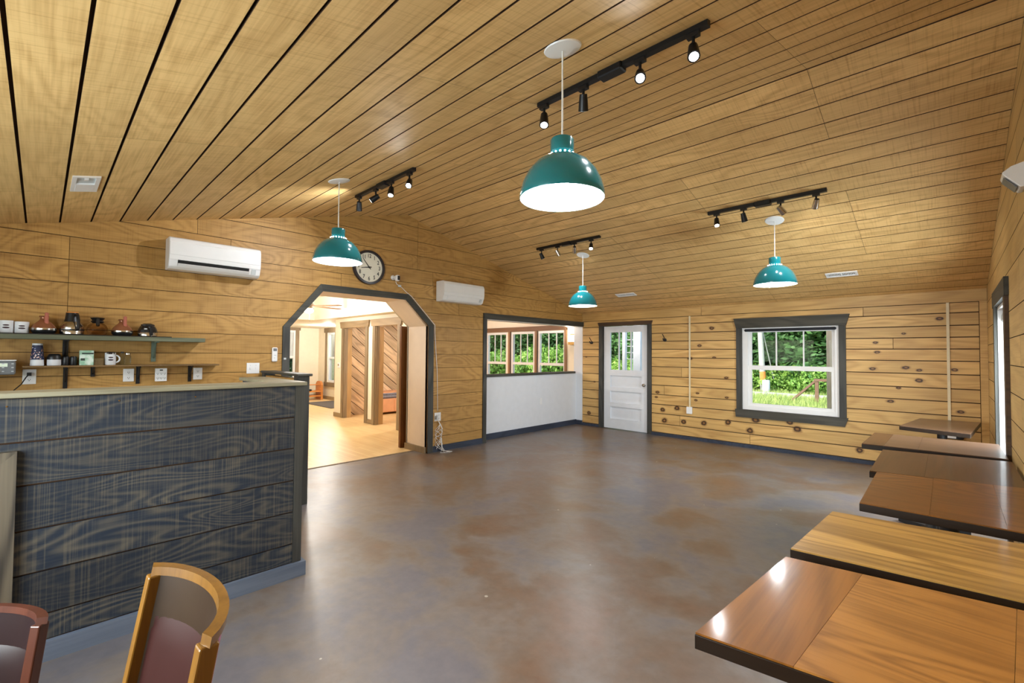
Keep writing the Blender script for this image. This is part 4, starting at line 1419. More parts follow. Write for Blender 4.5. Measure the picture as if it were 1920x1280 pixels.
# back counter below the shelves
t_ = thing('back_counter', 'low back counter against the plank wall behind the bar', 'counter', (-5.2, 0.0, 0))
MB().box(-5.47, -4.95, YF + .05, .9, .08, .87).build('body', 'charcoal_y', t_)
MB().box(-5.45, -5.0, YF + .06, .88, 0, .08).build('plinth', 'black_plastic', t_)
MB().cbox(-5.475, -4.9, YF + .04, .93, .871, .905, .006).build('worktop', 'bar_cap', t_)
for k in range(3):
    y0 = YF + .08 + k * .61
    dd = MB().box(-4.949, -4.93, y0, y0 + .58, .1, .85).build('cabinet_door', 'charcoal_z', t_)
    MB().rod((-4.915, y0 + .52, .6), (-4.915, y0 + .52, .72), .006).rod((-4.93, y0 + .52, .61), (-4.915, y0 + .52, .61), .005).rod((-4.93, y0 + .52, .71), (-4.915, y0 + .52, .71), .005).build('handle', 'steel', dd)

# coffee brewer
t_ = thing('coffee_brewer', 'grey coffee brewer with display panel at the left end of the shelves', 'coffee brewer', (-5.25, -.42, .906))
MB().cbox(-5.42, -5.0, -.72, -.30, .906, .95, .01).build('base', 'black_plastic', t_)
MB().cbox(-5.42, -5.28, -.72, -.36, .95, 1.27, .01).build('column', 'grey_plastic', t_)
MB().cbox(-5.42, -5.33, -.72, -.133, 1.262, 1.368, .008).build('head', 'grey_plastic', t_)
MB().cbox(-5.42, -5.325, -.72, -.13, 1.369, 1.379, .003).build('lid', 'white_plastic', t_)
MB().box(-5.33, -5.326, -.36, -.175, 1.325, 1.352).build('display', 'lcd', t_)
for k in range(3):
    for q in range(2):
        MB().box(-5.33, -5.324, -.155 - .05 * q, -.142 - .05 * q, 1.345 - .03 * k, 1.352 - .03 * k).build('button', 'pale_grey', t_)
MB().lathe([(.014, 0), (.012, .01)], 14, fn=lambda a, b, c_: (-5.33 + c_, -.225 + a, 1.29 + b)).build('dial', 'pale_grey', t_)

# ---- shelves
SH1, SH2 = 1.584, 1.329
t_ = thing('wall_shelf', 'long weathered upper shelf holding mugs and coffee pots', 'shelf', (XL, .1, SH1))
MB().box(XL + .002, -5.275, YF + .05, 1.125, 1.546, SH1).build('board', 'shelf_wood', t_, bevel=.003)
for by in (.15, .752):
    br = MB().box(XL + .001, XL + .012, by - .018, by + .018, 1.355, 1.546).box(XL + .012, -5.30, by - .018, by + .018, 1.536, 1.5455)
    br.build('bracket', 'bracket_green' if by > .5 else 'black_metal', t_)
    MB().rod((XL + .01, by, 1.39), (XL + .13, by, 1.537), .008, n=6).build('bracket_brace', 'bracket_green' if by > .5 else 'black_metal', t_)
tm = tag(MB().box(XL + .03, -5.295, YF + .08, .86, SH1 + .0005, SH1 + .008).build('shelf_mat', 'black_plastic'), 'black ribbed mat lying on the upper shelf', 'mat')
t_ = thing('wall_shelf', 'thin brown lower shelf holding cups, box and mug', 'shelf', (XL, .6, SH2))
MB().box(XL + .002, -5.355, -.097, 1.268, 1.315, SH2).build('board', 'shelf_wood_low', t_, bevel=.002)
for by, ln in ((.155, .185), (.328, .09), (.641, .165), (1.044, .16)):
    MB().box(XL + .001, XL + .012, by - .014, by + .014, 1.315 - ln, 1.3145).box(XL + .012, -5.37, by - .008, by + .008, 1.303, 1.3145).build('bracket', 'black_metal', t_)
    MB().rod((XL + .008, by, 1.315 - ln * .7), (XL + .11, by, 1.308), .006, n=6).build('bracket_brace', 'black_metal', t_)

MZ = SH1 + .0082


def mug(x, y, z, r, h, label, handle_dir, emb=True, fill=False):
    t_ = thing('mug', label, 'mug', (x, y, z), 'white mugs on the shelves')
    MB().lathe([(r * .9, 0), (r, .006), (r, h), (r - .004, h), (r - .005, .01), (.001, .008)], 28, c=(x, y, z), cap0=True, cap1=False).build('cup', 'cup_white', t_, smooth=True)
    d = Vector(handle_dir).normalized()
    pts = []
    for k in range(9):
        a = -math.pi / 2 + math.pi * k / 8
        pts.append(Vector((x, y, z + h * .5)) + d * (r - .004 + .03 * math.cos(a)) + Vector((0, 0, h * .3 * math.sin(a))))
    MB().tube(pts, .006, 8).build('handle', 'cup_white', t_, smooth=True)
    if emb:
        e = MB()
        for (dz, hw, hh) in ((h * .62, .45, .006), (h * .42, .5, .007)):
            vs_ = []
            for k in range(7):
                a = -hw + 2 * hw * k / 6
                hgt = hh * math.sqrt(max(0.05, 1 - (a / (hw * 1.02)) ** 2))
                vs_ += [(x + (r + .0006) * math.cos(a), y + (r + .0006) * math.sin(a), z + dz - hgt), (x + (r + .0006) * math.cos(a), y + (r + .0006) * math.sin(a), z + dz + hgt)]
            e.poly(vs_, [(2 * k, 2 * k + 2, 2 * k + 3, 2 * k + 1) for k in range(6)])
        e.build('emblem', 'emblem', t_)
    if fill:
        m_ = MB()
        q = random.Random(2)
        for k in range(14):
            a, rr_ = q.uniform(0, 6.28), q.uniform(0, r * .8)
            m_.cbox(x + rr_ * math.cos(a) - .012, x + rr_ * math.cos(a) + .012, y + rr_ * math.sin(a) - .012, y + rr_ * math.sin(a) + .012, z + h - .012, z + h + q.uniform(.002, .012), .003)
        m_.lathe([(r * .85, h - .02), (r * .85, h - .008)], 16, c=(x, y, z))
        m_.build('contents', 'coffee', t_)


mug(-5.385, -.192, MZ, .041, .098, 'white mug at the left end of the upper shelf, handle to the left', (.35, -1, 0))
mug(-5.385, -.107, MZ, .041, .092, 'white mug with dark emblem beside the squat decanter', (-1, .1, 0))
mug(-5.42, .438, SH2 + .0005, .038, .108, 'white mug heaped with dark contents on the lower shelf', (.25, 1, 0), True, True)


def decanter(y, label):
    x = -5.385
    t_ = thing('coffee_decanter', label, 'coffee pot', (x, y, MZ), 'copper-tinted squat decanters')
    MB().lathe([(.05, 0), (.064, .004), (.075, .022), (.076, .03)], 28, c=(x, y, MZ)).build('base', 'black_plastic', t_, smooth=True)
    MB().lathe([(.0765, .03), (.078, .036), (.0765, .046)], 28, c=(x, y, MZ), cap0=False, cap1=False).build('steel_band', 'steel', t_, smooth=True)
    MB().lathe([(.0755, .046), (.066, .068), (.05, .088), (.034, .104), (.024, .118), (.022, .135), (.026, .142)], 28, c=(x, y, MZ), cap0=False, cap1=True).build('glass_body', 'copper_glass', t_, smooth=True)
    MB().cbox(x + .02, x + .05, y + .002, y + .026, MZ + .075, MZ + .175, .006).build('handle', 'handle_pink', t_)
    MB().cbox(x - .03, x + .022, y - .03, y + .03, MZ + .135, MZ + .147, .004).build('spout_collar', 'copper_glass', t_)


decanter(.016, 'squat copper-tinted decanter next to the white mugs')
decanter(.51, 'squat copper-tinted decanter between the glass globe pot and the black carafe')
x, y = -5.385, .183
t_ = thing('coffee_carafe', 'brushed steel carafe with black neck and orange lid', 'coffee pot', (x, y, MZ))
MB().lathe([(.068, 0), (.076, .004), (.077, .03), (.074, .036), (.076, .04), (.072, .07), (.06, .095), (.045, .112)], 28, c=(x, y, MZ)).build('body', 'steel', t_, smooth=True)
MB().lathe([(.0785, .033), (.0785, .042)], 28, c=(x, y, MZ)).build('band', 'black_plastic', t_)
MB().lathe([(.05, .108), (.046, .13), (.04, .183)], 24, c=(x, y, MZ)).build('neck', 'black_plastic', t_, smooth=True)
MB().lathe([(.041, .183), (.038, .19), (.002, .192)], 24, c=(x, y, MZ)).build('lid', 'orange_plastic', t_, smooth=True)
MB().tube([(x + .035, y + .018, MZ + .165), (x + .075, y + .03, MZ + .16), (x + .09, y + .035, MZ + .12), (x + .09, y + .035, MZ + .05), (x + .075, y + .03, MZ + .04)], .011, 8).build('handle', 'black_plastic', t_, smooth=True)
y = .343
t_ = thing('coffee_pot', 'round amber glass coffee pot with black collar', 'coffee pot', (x, y, MZ))
MB().lathe([(.045, 0), (.06, .012), (.071, .04), (.07, .062), (.058, .088), (.04, .103), (.032, .112)], 28, c=(x, y, MZ), cap1=False).build('glass_body', 'amber_glass', t_, smooth=True)
MB().lathe([(.034, .104), (.045, .116), (.036, .13), (.05, .15), (.03, .155), (.002, .156)], 16, c=(x, y, MZ)).build('collar', 'black_plastic', t_)
MB().cbox(x + .036, x + .056, y - .012, y + .012, MZ + .075, MZ + .145, .005).build('handle', 'black_plastic', t_)
y = .69
t_ = thing('coffee_carafe', 'low black carafe with chrome foot at the right of the upper shelf', 'coffee pot', (x, y, MZ))
MB().lathe([(.06, 0), (.074, .004), (.075, .03), (.072, .036)], 28, c=(x, y, MZ)).build('foot', 'steel', t_, smooth=True)
MB().lathe([(.074, .034), (.07, .06), (.058, .088), (.05, .098)], 14, c=(x, y, MZ)).build('body', 'black_plastic', t_)
MB().lathe([(.05, .098), (.052, .108), (.03, .118), (.002, .12)], 14, c=(x, y, MZ)).build('lid', 'black_plastic', t_)
MB().cbox(x + .066, x + .088, y + .005, y + .03, MZ + .005, MZ + .085, .006).build('handle', 'black_metal', t_)
MB().cbox(x + .06, x + .08, y - .035, y - .012, MZ + .06, MZ + .072, .003).build('label_plate', 'pale_grey', t_)

zl = SH2 + .0005
x = -5.42
t_ = thing('paper_cup_stack', 'stack of upturned paper cups with dark blue print', 'cups', (x, -.016, zl))
MB().lathe([(.041, 0), (.0415, .005), (.039, .05), (.038, .055)], 24, c=(x, -.016, zl)).build('white_cup', 'cup_white', t_, smooth=True)
MB().lathe([(.0425, .05), (.0425, .055), (.04, .062), (.0315, .168)], 24, c=(x, -.016, zl)).build('printed_cup', 'cup_blue_print', t_, smooth=True)
MB().lathe([(.0315, .168), (.031, .182), (.028, .183)], 24, c=(x, -.016, zl)).build('cup_bottom', 'cup_white', t_, smooth=True)
t_ = thing('storage_tub', 'white tub with rounded black lid on the lower shelf', 'tub', (x, .083, zl))
MB().lathe([(.04, 0), (.043, .006), (.043, .052)], 24, c=(x, .083, zl)).build('tub', 'cup_white', t_, smooth=True)
MB().lathe([(.0445, .05), (.044, .07), (.036, .092), (.028, .098)], 24, c=(x, .083, zl)).build('lid', 'black_plastic', t_, smooth=True)
for k, yy in enumerate((.1525, .199)):
    t_ = thing('canister', ['small black canister beside the white tub', 'small black canister beside the green box'][k], 'canister', (x, yy, zl), 'small black canisters')
    MB().lathe([(.02, 0), (.0215, .004), (.0215, .06)], 20, c=(x, yy, zl)).build('body', 'black_plastic', t_, smooth=True)
    MB().lathe([(.0222, .06), (.0222, .07), (.018, .076)], 20, c=(x, yy, zl)).build('lid', 'black_metal', t_, smooth=True)
t_ = thing('tea_box', 'pale green carton with a dark band on the lower shelf', 'box', (x, .281, zl))
MB().box(-5.46, -5.385, .236, .326, zl, zl + .128).build('carton', 'box_print', t_, bevel=.002)
MB().box(-5.386, -5.3835, .25, .324, zl + .095, zl + .108).build('printed_band', 'box_dark', t_)
MB().box(-5.386, -5.3835, .243, .27, zl + .04, zl + .06).build('printed_mark', 'box_dark', t_)
t_ = thing('wire_basket', 'small tan wire basket beside the heaped mug', 'basket', (x, .362, zl))
wb = MB()
for k in range(7):
    yy = .333 + .0095 * k
    wb.rod((-5.39, yy, zl), (-5.39, yy, zl + .06), .0014, n=5).rod((-5.45, yy, zl), (-5.45, yy, zl + .06), .0014, n=5).rod((-5.45, yy, zl + .002), (-5.39, yy, zl + .002), .0014, n=5)
for k in range(5):
    wb.rod((-5.39, .332, zl + .004 + .013 * k), (-5.39, .391, zl + .004 + .013 * k), .0014, n=5).rod((-5.45, .332, zl + .004 + .013 * k), (-5.45, .391, zl + .004 + .013 * k), .0014, n=5)
wb.build('wires', 'wire_tan', t_)
MB().box(-5.445, -5.395, .337, .387, zl + .004, zl + .042).build('packets', 'shelf_wood_low', t_)
for k, (yy, xx, hh) in enumerate(((.556, -5.41, .105), (.522, -5.455, .118))):
    t_ = thing('glass_jar', ['clear glass jar at the end of the lower shelf', 'slim glass bottle behind the clear jar'][k], 'jar', (xx, yy, zl))
    r = .024 if k == 0 else .015
    MB().lathe([(r * .9, 0), (r, .005), (r, hh * .72), (r * .75, hh * .85), (r * .75, hh)], 20, c=(xx, yy, zl), cap1=False).build('body', 'jar_glass', t_, smooth=True)
    MB().lathe([(r * .82, hh * .88), (r * .82, hh), (.001, hh + .002)], 20, c=(xx, yy, zl)).build('lid', 'steel' if k == 0 else 'black_plastic', t_, smooth=True)

# ================================================================== TABLES along the right wall
def table(name_label, corners, z, boards_dir, cuts, mats, ped=True):
    """corners: near-left, far-left, far-right, near-right (x, y)"""
    cx = sum(c_[0] for c_ in corners) / 4
    cy = sum(c_[1] for c_ in corners) / 4
    t_ = thing('dining_table', name_label, 'table', (cx, cy, 0), 'wood topped tables along the right wall')
    A, B_, C_, D_ = [Vector(c_) for c_ in corners]
    P = lambda s, q: A * (1 - s) * (1 - q) + D_ * s * (1 - q) + B_ * (1 - s) * q + C_ * s * q
    fn = lambda u, v, w_: (u, v, w_)
    MB().prism([tuple(A), tuple(D_), tuple(C_), tuple(B_)], z - .042, z - .005, fn).build('edge_band', 'table_edge', t_, bevel=.002)
    e = .004
    cs = [0.0] + list(cuts) + [1.0]
    for k in range(len(cs) - 1):
        a, b = cs[k] + (.002 if k == 0 else .0006), cs[k + 1] - (.002 if k == len(cs) - 2 else .0006)
        if boards_dir == 'y':
            q = [P(a, e), P(b, e), P(b, 1 - e), P(a, 1 - e)]
        else:
            q = [P(e, a), P(1 - e, a), P(1 - e, b), P(e, b)]
        MB().prism([tuple(p) for p in q], z - .0055, z, fn).build('top_board', mats[k % len(mats)], t_)
    if ped:
        MB().box(cx - .2, cx + .2, cy - .02, cy + .02, z - .058, z - .042).box(cx - .02, cx + .02, cy - .2, cy - .021, z - .058, z - .042).box(cx - .02, cx + .02, cy + .021, cy + .2, z - .058, z - .042).build('top_spider', 'black_iron', t_)
        MB().lathe([(.055, .05), (.04, .07), (.038, z - .09), (.055, z - .0585)], 20, c=(cx, cy, 0)).build('column', 'black_iron', t_, smooth=True)
        for a in range(4):
            an = a * R90 + R90 / 2
            d = Vector((math.cos(an), math.sin(an), 0))
            s = Vector((-d.y, d.x, 0))
            c0 = Vector((cx, cy, 0))
            p = [c0 + d * .03 + s * .03, c0 + d * .3 + s * .022, c0 + d * .3 - s * .022, c0 + d * .03 - s * .03]
            MB().poly([tuple(q) for q in p] + [tuple(q + Vector((0, 0, hh))) for q, hh in zip(p, (.06, .03, .03, .06))], [(3, 2, 1, 0), (4, 5, 6, 7), (0, 1, 5, 4), (1, 2, 6, 5), (2, 3, 7, 6), (3, 0, 4, 7)]).build('foot', 'black_iron', t_)
    return t_


table('honey wood table nearest the viewer with three wide boards', [(-.489, 1.197), (-.437, 1.875), (.285, 1.985), (.232, 1.30)], .74, 'y', (.3, .78), ['table_honey', 'table_amber', 'table_amber'])
table('pale striped wood table, second from the viewer', [(-.445, 1.972), (-.409, 2.576), (.29, 2.672), (.255, 2.05)], .738, 'x', (.22, .5, .76), ['table_pale'])
table('golden wood table with a round knot, third from the viewer', [(-.335, 2.813), (-.344, 3.635), (.302, 3.78), (.302, 2.82)], .741, 'y', (.4, .78), ['table_gold'])
table('walnut brown table, fourth from the viewer', [(-.383, 3.66), (-.394, 4.572), (.295, 4.70), (.295, 3.80)], .735, 'y', (.38,), ['table_walnut', 'table_walnut'])
table('narrow dusty brown table before the corner, fifth from the viewer', [(-.543, 4.73), (-.532, 5.507), (.275, 5.53), (.284, 4.775)], .738, 'y', (.17, .42), ['table_walnut', 'table_dusty', 'table_dusty'])
table('small brown table standing in the far corner', [(-.40, 6.22), (-.275, 7.14), (.225, 7.20), (.12, 6.05)], .74, 'x', (.5,), ['table_dusty'])

# ================================================================== CHAIRS
def chair(label, loc, rotz, woodm, innerm, cushm, outm):
    t_ = thing('dining_chair', label, 'chair', loc, 'upholstered wooden chairs at the bar', rotz)
    L_ = dict(local=True)
    Wd, SG = .218, .07     # half width and depth of the curved back
    def arc(s, lean, off=0.0):
        """s in -1..1 along the back; returns plan position, pushed outward by off"""
        a = s * 1.05
        R_ = Wd / math.sin(1.05)
        R2 = R_ + off
        sx = R2 * math.sin(a)
        sy = (R2 * math.cos(a) - R_ * math.cos(1.05)) * (SG / (R_ * (1 - math.cos(1.05))))
        return sx, sy + lean
    lean = lambda z: .16 + (z - .42) * .17
    def shell(name, mat, z0, z1, o0, o1, s0=-1, s1=1, nz=6, bulge=0.0, ns=16):
        vs_, fs = [], []
        rows = []
        for iz in range(nz + 1):
            z = z0 + (z1 - z0) * iz / nz
            for side in (0, 1):
                for k in range(ns + 1):
                    s = s0 + (s1 - s0) * k / ns
                    w_ = math.sin(math.pi * k / ns) ** .5 * math.sin(math.pi * iz / nz) ** .5 if bulge else 0
                    o_ = (o0 - bulge * w_) if side == 0 else o1
                    xx, yy = arc(s, lean(z), o_)
                    vs_.append((xx, yy, z))
        idx = lambda iz, side, k: (iz * 2 + side) * (ns + 1) + k
        for iz in range(nz):
            for k in range(ns):
                fs.append((idx(iz, 0, k), idx(iz, 0, k + 1), idx(iz + 1, 0, k + 1), idx(iz + 1, 0, k)))
                fs.append((idx(iz, 1, k + 1), idx(iz, 1, k), idx(iz + 1, 1, k), idx(iz + 1, 1, k + 1)))
            for k in (0, ns):
                q = (idx(iz, 0, k), idx(iz + 1, 0, k), idx(iz + 1, 1, k), idx(iz, 1, k))
                fs.append(q)
        for iz in (0, nz):
            for k in range(ns):
                fs.append((idx(iz, 0, k), idx(iz, 1, k), idx(iz, 1, k + 1), idx(iz, 0, k + 1)))
        return MB().poly(vs_, fs).build(name, mat, t_, smooth=True, **L_)
    shell('back_panel', innerm, .44, .865, -.006, .008, -.97, .97)
    shell('back_cushion', cushm, .45, .765, -.006, -.004, -.9, .9, bulge=.035, nz=10)
    shell('outer_back', outm, .44, .835, .0085, .012, -.95, .95, bulge=0.0)
    shell('top_rail', woodm, .866, .887, -.014, .02, -1.07, 1.07, nz=2)
    for s in (-1, 1):
        pts = []
        vs_, fs = [], []
        zz = [0.0, .2, .42, .6, .75, .8655]
        for z in zz:
            xx, yy = arc(s, lean(z) if z > .42 else .16 - (.42 - z) * .12)
            hw, hd = (.016, .018) if z > .1 else (.013, .016)
            vs_ += [(xx - hw, yy - hd, z), (xx + hw, yy - hd, z), (xx + hw, yy + hd, z), (xx - hw, yy + hd, z)]
        for k in range(len(zz) - 1):
            fs += [(4 * k + i, 4 * k + (i + 1) % 4, 4 * k + 4 + (i + 1) % 4, 4 * k + 4 + i) for i in range(4)]
        fs += [(3, 2, 1, 0), tuple(range(4 * len(zz) - 4, 4 * len(zz)))]
        MB().poly(vs_, fs).build('back_post', woodm, t_, bevel=.004, **L_)
        MB().rod((s * .2, -.22, 0), (s * .205, -.21, .41), .013, .02, 12).build('leg', woodm, t_, smooth=True, **L_)
        MB().cbox(s * .205 - .012, s * .205 + .012, -.2, .17, .36, .415, .004).build('side_rail', woodm, t_, **L_)
    MB().cbox(-.2, .2, -.226, -.2, .36, .415, .004).build('front_rail', woodm, t_, **L_)
    MB().cbox(-.225, .225, -.235, .2, .415, .475, .025).build('seat', cushm, t_, bevel=.012, **L_)
    return t_


chair('wooden chair with maroon vinyl back and golden curved rail, right of the two', (-1.305, .005, 0), math.radians(3), 'chair_wood', 'vinyl_brown', 'vinyl_maroon', 'vinyl_pink')
c2 = chair('dark wooden chair with glossy dark vinyl back at the lower left corner', (-1.80, -.245, 0), math.radians(45), 'chair_wood_dark', 'vinyl_dark', 'vinyl_dark', 'vinyl_dark')
c2.scale = (.82, .82, .82)

# ================================================================== THINGS BEYOND THE ARCH
t_ = tag(MB().box(-6.14, -6.09, 3.86, 4.6, .0, 1.865).build('wood_panel', 'dark_door', bevel=.003), 'tall dark brown wooden panel standing behind the archway', 'panel')
t_ = thing('storage_bench', 'orange wooden bench with open shelf under the far wall', 'bench', (-14.0, 5.7, 0))
for yy in (5.2, 6.0):
    pr = [(-.2, 0), (.2, 0), (.2, .45), (.16, .52), (.08, .56), (-.08, .56), (-.16, .52), (-.2, .45)]
    MB().prism(pr, yy, yy + .06, lambda u, v, w_: (-14.1 + u, w_, v)).build('end_panel', 'bench_wood', t_)
MB().box(-14.28, -13.92, 5.26, 6.0, .1, .14).build('shelf', 'bench_wood', t_)
MB().box(-14.28, -13.92, 5.26, 6.0, .24, .27).build('shelf', 'bench_wood', t_)
MB().rod((-14.0, 5.26, .46), (-14.0, 6.0, .46), .015).build('rail', 'bench_wood', t_)
tag(MB().cbox(-14.1, -13.95, 5.55, 5.75, .2715, .33, .02).build('dark_shoes', 'black_plastic'), 'dark shoes on the shelf of the orange bench', 'shoes')
tag(MB().box(-13.3, -11.55, 5.25, 6.1, 0.0, .012).build('door_mat', 'rug_dark'), 'dark mat on the maple floor near the bench', 'mat')
t_ = thing('toy_cabinet', 'small peach coloured cabinet with open top against the diagonal planks', 'cabinet', (-9.8, 5.95, 0))
MB().box(-10.03, -9.6, 5.5, 6.3, .05, .36).build('body', 'toy_orange', t_, bevel=.004)
MB().box(-9.6, -9.585, 5.52, 5.89, .07, .34).build('door', 'toy_orange', t_)
dd = MB().box(-9.6, -9.585, 5.91, 6.28, .07, .34).build('door', 'toy_orange', t_)
MB().box(-9.585, -9.575, 6.05, 6.14, .2, .22).build('handle', 'black_plastic', dd)
MB().box(-10.03, -9.99, 5.5, 6.3, .36, .53).box(-9.64, -9.6, 5.5, 6.3, .5, .53).box(-9.99, -9.64, 5.5, 5.53, .36, .53).box(-9.99, -9.64, 6.27, 6.3, .36, .53).build('top_tray', 'toy_orange', t_)
for sx in (-9.98, -9.65):
    for sy in (5.55, 6.25):
        MB().rod((sx, sy, 0), (sx, sy, .05), .02).build('foot', 'black_plastic', t_)
tag(MB().cbox(-9.97, -9.66, 5.56, 6.24, .3605, .48, .04).build('folded_cloth', 'striped_cloth'), 'grey folded cloth in the top of the peach cabinet', 'cloth')
t_ = thing('thermostat', 'small white thermostat on the cream partition', 'thermostat', (-9.98, 4.71, 1.16))
MB().cbox(-10.03, -9.93, 4.69, 4.709, 1.1, 1.22, .006).build('body', 'white_plastic', t_)
MB().box(-10.0, -9.96, 4.686, 4.691, 1.15, 1.19).build('dial', 'brass', t_)
# ceiling fan
FX, FY, FZ = -9.04, 3.63, 2.35
t_ = thing('ceiling_fan', 'ceiling fan with brown blades in the room beyond the archway', 'ceiling fan', (FX, FY, 2.72))
MB().rod((FX, FY, 2.43), (FX, FY, 2.72), .02).build('downrod', 'steel', t_)
MB().lathe([(.05, -.06), (.1, -.04), (.11, .03), (.06, .08)], 24, c=(FX, FY, FZ)).build('motor', 'steel', t_, smooth=True)
MB().lathe([(.01, -.14), (.07, -.12), (.09, -.08), (.08, -.06)], 20, c=(FX, FY, FZ)).build('light_bowl', 'warm_glow', t_, smooth=True)
for k in range(5):
    an = math.radians(101 + 72 * k)
    d = Vector((math.cos(an), math.sin(an), 0)); s = Vector((-d.y, d.x, 0)); c0 = Vector((FX, FY, FZ))
    p = [c0 + d * .1 + s * .04, c0 + d * .3 + s * .07, c0 + d * .68 + s * .075, c0 + d * .72 + s * .04, c0 + d * .72 - s * .04, c0 + d * .68 - s * .075, c0 + d * .3 - s * .07, c0 + d * .1 - s * .04]
    n_ = len(p)
    MB().poly([tuple(q) for q in p] + [tuple(q + Vector((0, 0, .012))) for q in p], [tuple(range(n_ - 1, -1, -1)), tuple(range(n_, 2 * n_))] + [(i, (i + 1) % n_, n_ + (i + 1) % n_, n_ + i) for i in range(n_)]).build('blade', 'fan_blade', t_)
MB().rod((FX + .05, FY, FZ - .3), (FX + .05, FY, FZ - .08), .003, n=6).build('pull_chain', 'steel', t_)
point('fan_light', (FX, FY, FZ - .2), ROOM2_W * .6, (1, .97, .92), .08, t_)
# recessed lights
for k, (lx, ly, lz, lab) in enumerate(((-8.2, 3.2, 2.72, 'recessed ceiling light nearest the cased openings'), (-12.6, 5.6, 2.205, 'recessed light in the soffit near the bench'), (-8.6, 0.8, 2.72, 'recessed ceiling light on the near side of the room beyond'))):
    t_ = thing('recessed_light', lab, 'ceiling light', (lx, ly, lz), 'recessed lights beyond the archway')
    MB().lathe([(.075, -.006), (.095, -.004), (.095, 0)], 24, c=(lx, ly, lz)).build('trim_ring', 'white_plastic', t_)
    MB().lathe([(.07, -.008), (.07, -.005)], 24, c=(lx, ly, lz)).build('lens', 'warm_glow', t_)
    point('recessed_bulb', (lx, ly, lz - .06), ROOM2_W * (.9 if k != 1 else 1.2), (1, .97, .93), .06, t_)

# ================================================================== OUTDOORS
GZ = -0.06
g = MB()
nx, ny = 24, 30
xs = [-70 + 110 * i / nx for i in range(nx + 1)]
yg = [-40 + 110 * j / ny for j in range(ny + 1)]
def gz(x, y):
    h = GZ - .14 if (-16 < x < 2 and -3 < y < 9) else GZ
    return h + max(0, y - 26) * .12
g.poly([(x, y, gz(x, y) - (.1 if -15.5 < x < 1 and -2 < y < 8.5 else 0)) for y in yg for x in xs], [(j * (nx + 1) + i, j * (nx + 1) + i + 1, (j + 1) * (nx + 1) + i + 1, (j + 1) * (nx + 1) + i) for j in range(ny) for i in range(nx)])
struct('ground', g, 'ground_earth', label='grassy ground outside the windows')
curb = struct('trim_12', MB().box(-14, 2.5, 18.9, 19.25, GZ - .05, .06), 'curb_stone', label='pale stone edging across the lawn')


def leaf_cloud(name, n, rad, size, seed, mat, shell_=.55, flat=1.0):
    q = np.random.default_rng(seed)
    d = q.normal(size=(n, 3)); d /= np.linalg.norm(d, axis=1)[:, None]
    r = (shell_ + (1 - shell_) * q.random(n)) ** (1 / 2)
    lump = 1 + .22 * np.sin(d[:, 0] * 5 + seed) * np.cos(d[:, 2] * 6) + .14 * np.sin(d[:, 1] * 9)
    c = d * (r * lump)[:, None] * np.array(rad)
    a = q.normal(size=(n, 3)); a /= np.linalg.norm(a, axis=1)[:, None]
    b = np.cross(a, q.normal(size=(n, 3))); b /= np.linalg.norm(b, axis=1)[:, None]
    s = size * (.6 + .8 * q.random(n))[:, None]
    v = np.stack([c - a * s, c + b * s * .55, c + a * s, c - b * s * .55], 1).reshape(-1, 3)
    me = bpy.data.meshes.new(name)
    me.from_pydata(v.tolist(), [], np.arange(4 * n).reshape(-1, 4).tolist())
    me.materials.append(MATS[mat])
    return me


crowns = [leaf_cloud('crown', 9500, (2.6, 2.3, 3.2), .12, s, 'leaf_dark') for s in (1, 2, 3)]
bushes = [leaf_cloud('foliage', 4200, (1.3, .9, .75), .065, s, 'leaf_bright', .3) for s in (11, 12)]
trunk = MB().rod((0, 0, -.4), (.1, .05, 5.0), .17, .1, 9).rod((.05, .02, 3.2), (.9, .3, 5.4), .07, .03, 6).rod((.05, .02, 2.6), (-.8, -.2, 5.0), .06, .03, 6)
trunk_me = None
q = random.Random(21)
spots = []
for row, (yy, step, x0, x1) in enumerate(((24.5, 3.4, -33, 3), (28.5, 3.6, -40, 6), (33.5, 4.2, -46, 8))):
    x = x0
    while x < x1:
        spots.append((x + q.uniform(-.8, .8), yy + q.uniform(-1, 1), q.uniform(.95, 1.3)))
        x += step
def tree(x, y, s, lab, grp, cz=4.1):
    global trunk_me
    t_ = thing('tree', lab, 'tree', (x, y, gz(x, y)), grp, q.uniform(0, 6.28))
    t_.scale = (s, s, s)
    if trunk_me is None:
        o = trunk.build('trunk', 'bark', t_, smooth=True, local=True)
        trunk_me = o.data
    else:
        o = bpy.data.objects.new('trunk', trunk_me); COL.objects.link(o); o.parent = t_
    for dz, k in ((cz, q.randrange(3)), (1.6, q.randrange(3))):
        c_ = bpy.data.objects.new('crown', crowns[k]); COL.objects.link(c_); c_.parent = t_
        c_.location = (0, 0, dz)
        c_.rotation_euler = (0, 0, q.uniform(0, 6.28))
        if dz < 2:
            c_.scale = (.95, .95, .6)
for (x, y, s) in spots:
    tree(x, y, s, 'leafy green tree in the woods beyond the windows', 'trees in the woods')
for (x, y, s) in ((-21, 12.5, .8), (-24, 8, .8), (-20, 2, .9)):
    tree(x, y, s, 'leafy green tree outside the room beyond the archway', 'trees beyond the far room')
